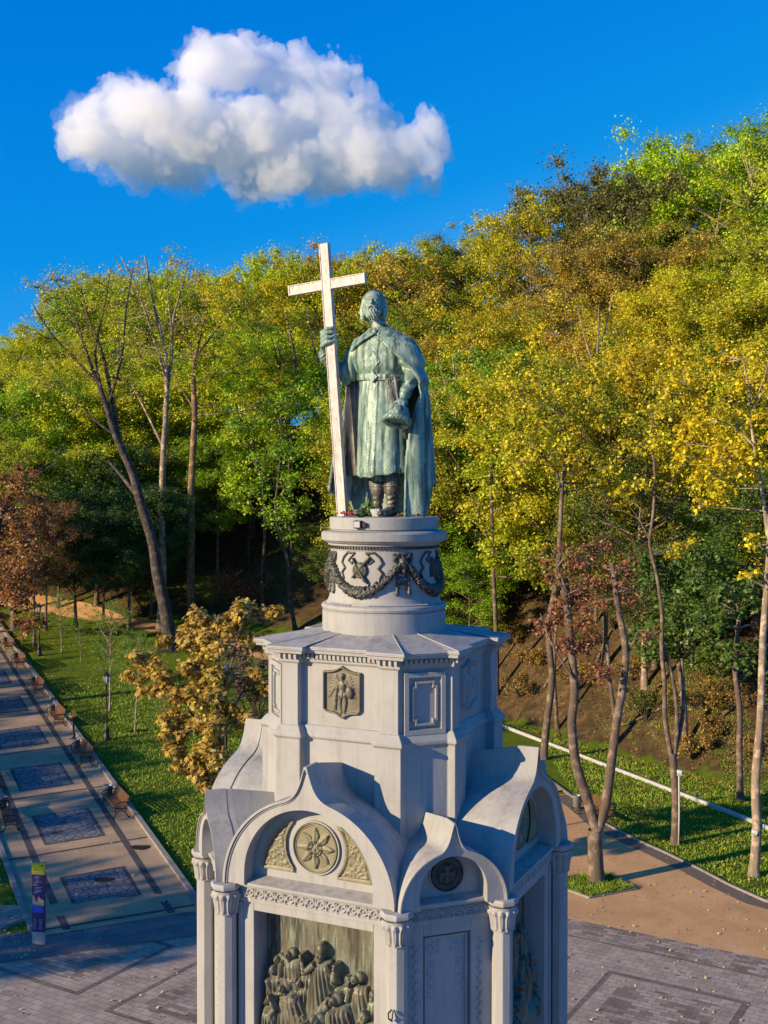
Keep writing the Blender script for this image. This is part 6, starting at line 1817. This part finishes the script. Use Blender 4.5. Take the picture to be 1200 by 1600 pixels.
# undergrowth, fallen boughs on the bank
rz = random.Random(8)
for k, (px, py) in enumerate(((700, 1060), (735, 1035), (800, 1010), (838, 1040), (815, 1090), (905, 1080), (920, 1010), (990, 1065), (1012, 1130), (1090, 1110), (1120, 1150), (1190, 1110), (1130, 1060), (1195, 1190), (1085, 1190), (960, 985))):
    w_ = rz.uniform(1.0, 2.2)
    bush('shrub', f'straggly low shrub on the leaf-strewn bank, {["left end, by the drum", "below the golden trees", "near the leaning trunk", "behind the forked tree", "beside the twin stems", "near the straight trunk", "at the right edge"][min(6, int((px - 690) / 75))]}, {"upper" if py < 1060 else "lower"} bank', px, py, w_, w_ * rz.uniform(.7, 1.3), rz.choice([(.16, .19, .04), (.30, .20, .06), (.12, .16, .04), (.38, .26, .06)]), 1500, .15, 60 + k, 'shrubs on the bank')
for k, (px, py, l_, a_) in enumerate(((850, 1075, 4.5, .4), (930, 1045, 5.5, .9), (1040, 1110, 4, 2.6), (760, 1075, 4, .7), (1130, 1120, 5, .5))):
    p = at(px, py); o = empty('fallen_bough', (p.x, p.y, p.z)); tag(o, f'dead grey bough lying on the bank {["below the leaning trunk", "behind the forked tree", "beside the twin stems", "near the drum", "left of the straight trunk"][k]}', 'bough')
    pp = []; x0, y0 = p.x, p.y
    for i in range(6):
        x1 = x0 + math.cos(a_) * l_ * i / 5; y1 = y0 + math.sin(a_) * l_ * i / 5 + rz.gauss(0, .1); pp.append((x1 - p.x, y1 - p.y, Tz(x1, y1) - p.z + .10 + rz.random() * .12))
    m = MB(); m.tube(pp, [.11, .10, .09, .07, .05, .02], 7); m.build('stem', BARK, o, smooth=True)
    m = MB(); q2 = Vector(pp[3]); m.tube([q2, q2 + Vector((.3, .5, .3)), q2 + Vector((.5, 1.1, .35))], [.05, .03, .01], 5); m.build('branch', BARK, o, smooth=True)

def a_bank(r):
    x = r.uniform(4, 34); F_ = float(np.interp(x, FX, FD)); dd = F_ + r.uniform(-3, 26); return x, dd + CAMY
fallen('fallen_leaves', 9000, a_bank, .20, (.34, .22, .08), 'brown and yellow leaves lying thick on the bank behind the forked tree', .04)
# ------------------------------------------------------------------ the cloud: a closed, billowing body filled with white scattering air
CD = 820.0; kc = CD / FPX
blobs = [(122, 205, 24), (150, 190, 36), (195, 170, 44), (235, 185, 46), (290, 195, 52), (345, 222, 62), (405, 215, 60), (450, 200, 62), (505, 180, 56), (545, 205, 56), (590, 235, 50), (628, 250, 40), (662, 222, 26), (676, 208, 17), (668, 262, 26),
         (355, 92, 38), (330, 115, 40), (298, 108, 22), (385, 110, 38), (425, 118, 36), (465, 130, 36), (500, 140, 34), (528, 112, 20), (532, 130, 20), (568, 168, 18), (250, 245, 48), (200, 240, 44), (150, 235, 34), (285, 262, 36), (400, 262, 46), (455, 268, 44), (510, 262, 44), (565, 262, 40), (610, 275, 26)]
ctr = P(395, 200, CD)
rc = random.Random(12)
BL = []
for x, y, r_ in blobs:
    p = P(x, y, CD); BL.append((p.x - ctr.x, rc.uniform(-14, 14), p.z - ctr.z, r_ * kc * .80))
def cloud_sdf(X, Y, Z):
    w_ = 4.5 * np.sin(X * .11 + Z * .06) * np.sin(Z * .13 + Y * .1 + 1)
    Xw = X + w_; Zw = Z + 3.5 * np.sin(X * .09 + 2 + Y * .08)
    d = None
    for a, b, c, r_ in BL:
        e = np.sqrt((Xw - a)**2 + ((Y - b) * .85)**2 + (Zw - c)**2) - r_
        d = e if d is None else smin(d, e, 9.0)
    bil = lambda f, s: np.abs(np.sin(X * f + s) * np.sin(Y * f * 1.07 + s * 2) + np.sin(Z * f * .95 + s * 3) * np.sin((X + Y) * f * .61 + s))
    d = d - 5.5 * (bil(.13, .3) - .35) - 3.4 * (bil(.29, 1.7) - .35) - 2.2 * (bil(.57, .9) - .3) - 1.3 * (bil(1.07, 2.2) - .3) - .6 * (bil(2.1, 1.2) - .3)
    return d
m = D.materials.new('cloud_vapour'); m.use_nodes = True; t = m.node_tree; t.nodes.clear()
vo = N(t, 'ShaderNodeVolumePrincipled'); vo.inputs['Color'].default_value = (1, 1, 1, 1); vo.inputs['Density'].default_value = .060; vo.inputs['Anisotropy'].default_value = 0.1
t.links.new(vo.outputs[0], N(t, 'ShaderNodeOutputMaterial').inputs['Volume'])
clo = sdf_obj('cloud', cloud_sdf, (-150, -62, -80), (150, 62, 82), 1.25, m)
clo.location = ctr
tag(clo, 'single bright white heaped cloud in the deep blue sky', 'cloud')

m2 = m.copy(); m2.name = 'thin_vapour'; m2.node_tree.nodes['Principled Volume'].inputs['Density'].default_value = .012
def veil_sdf(X, Y, Z):
    d = None
    for a, b, c, r_ in BL:
        e = np.sqrt((X + 5 * np.sin(Z * .12 + a) - a)**2 + ((Y - b) * .85)**2 + (Z + 4 * np.sin(X * .1 + c) + 3 - c)**2) - r_ * 1.08
        d = e if d is None else smin(d, e, 9.0)
    bil = lambda f, s: np.sin(X * f + s) * np.sin(Y * f * 1.07 + s * 2) + np.sin(Z * f * .95 + s * 3) * np.sin((X - Z) * f * .61 + s)
    return d - 2.5 - 3.5 * bil(.17, .8) - 2.5 * bil(.39, 2.7) - 1.6 * bil(.83, 1.1) - 1.0 * bil(1.7, .4)
ve = sdf_obj('thin_edge', veil_sdf, (-165, -72, -92), (165, 72, 92), 1.6, m2, clo)

# one calibration of every reflective surface against the exposure
for mt in D.materials:
    if not mt.use_nodes: continue
    tr_ = mt.node_tree
    kk = .90 if mt.name in ('green_patina_bronze', 'brown_bronze', 'weathered_white_paint') else .76
    for nd in list(tr_.nodes):
        if nd.type not in ('BSDF_PRINCIPLED', 'BSDF_DIFFUSE', 'BSDF_TRANSLUCENT'): continue
        ip = nd.inputs['Base Color'] if nd.type == 'BSDF_PRINCIPLED' else nd.inputs['Color']
        if ip.is_linked:
            src_ = ip.links[0].from_socket; o_ = mixc(tr_, 1.0, src_, (kk, kk, kk), 'MULTIPLY'); tr_.links.new(o_, ip)
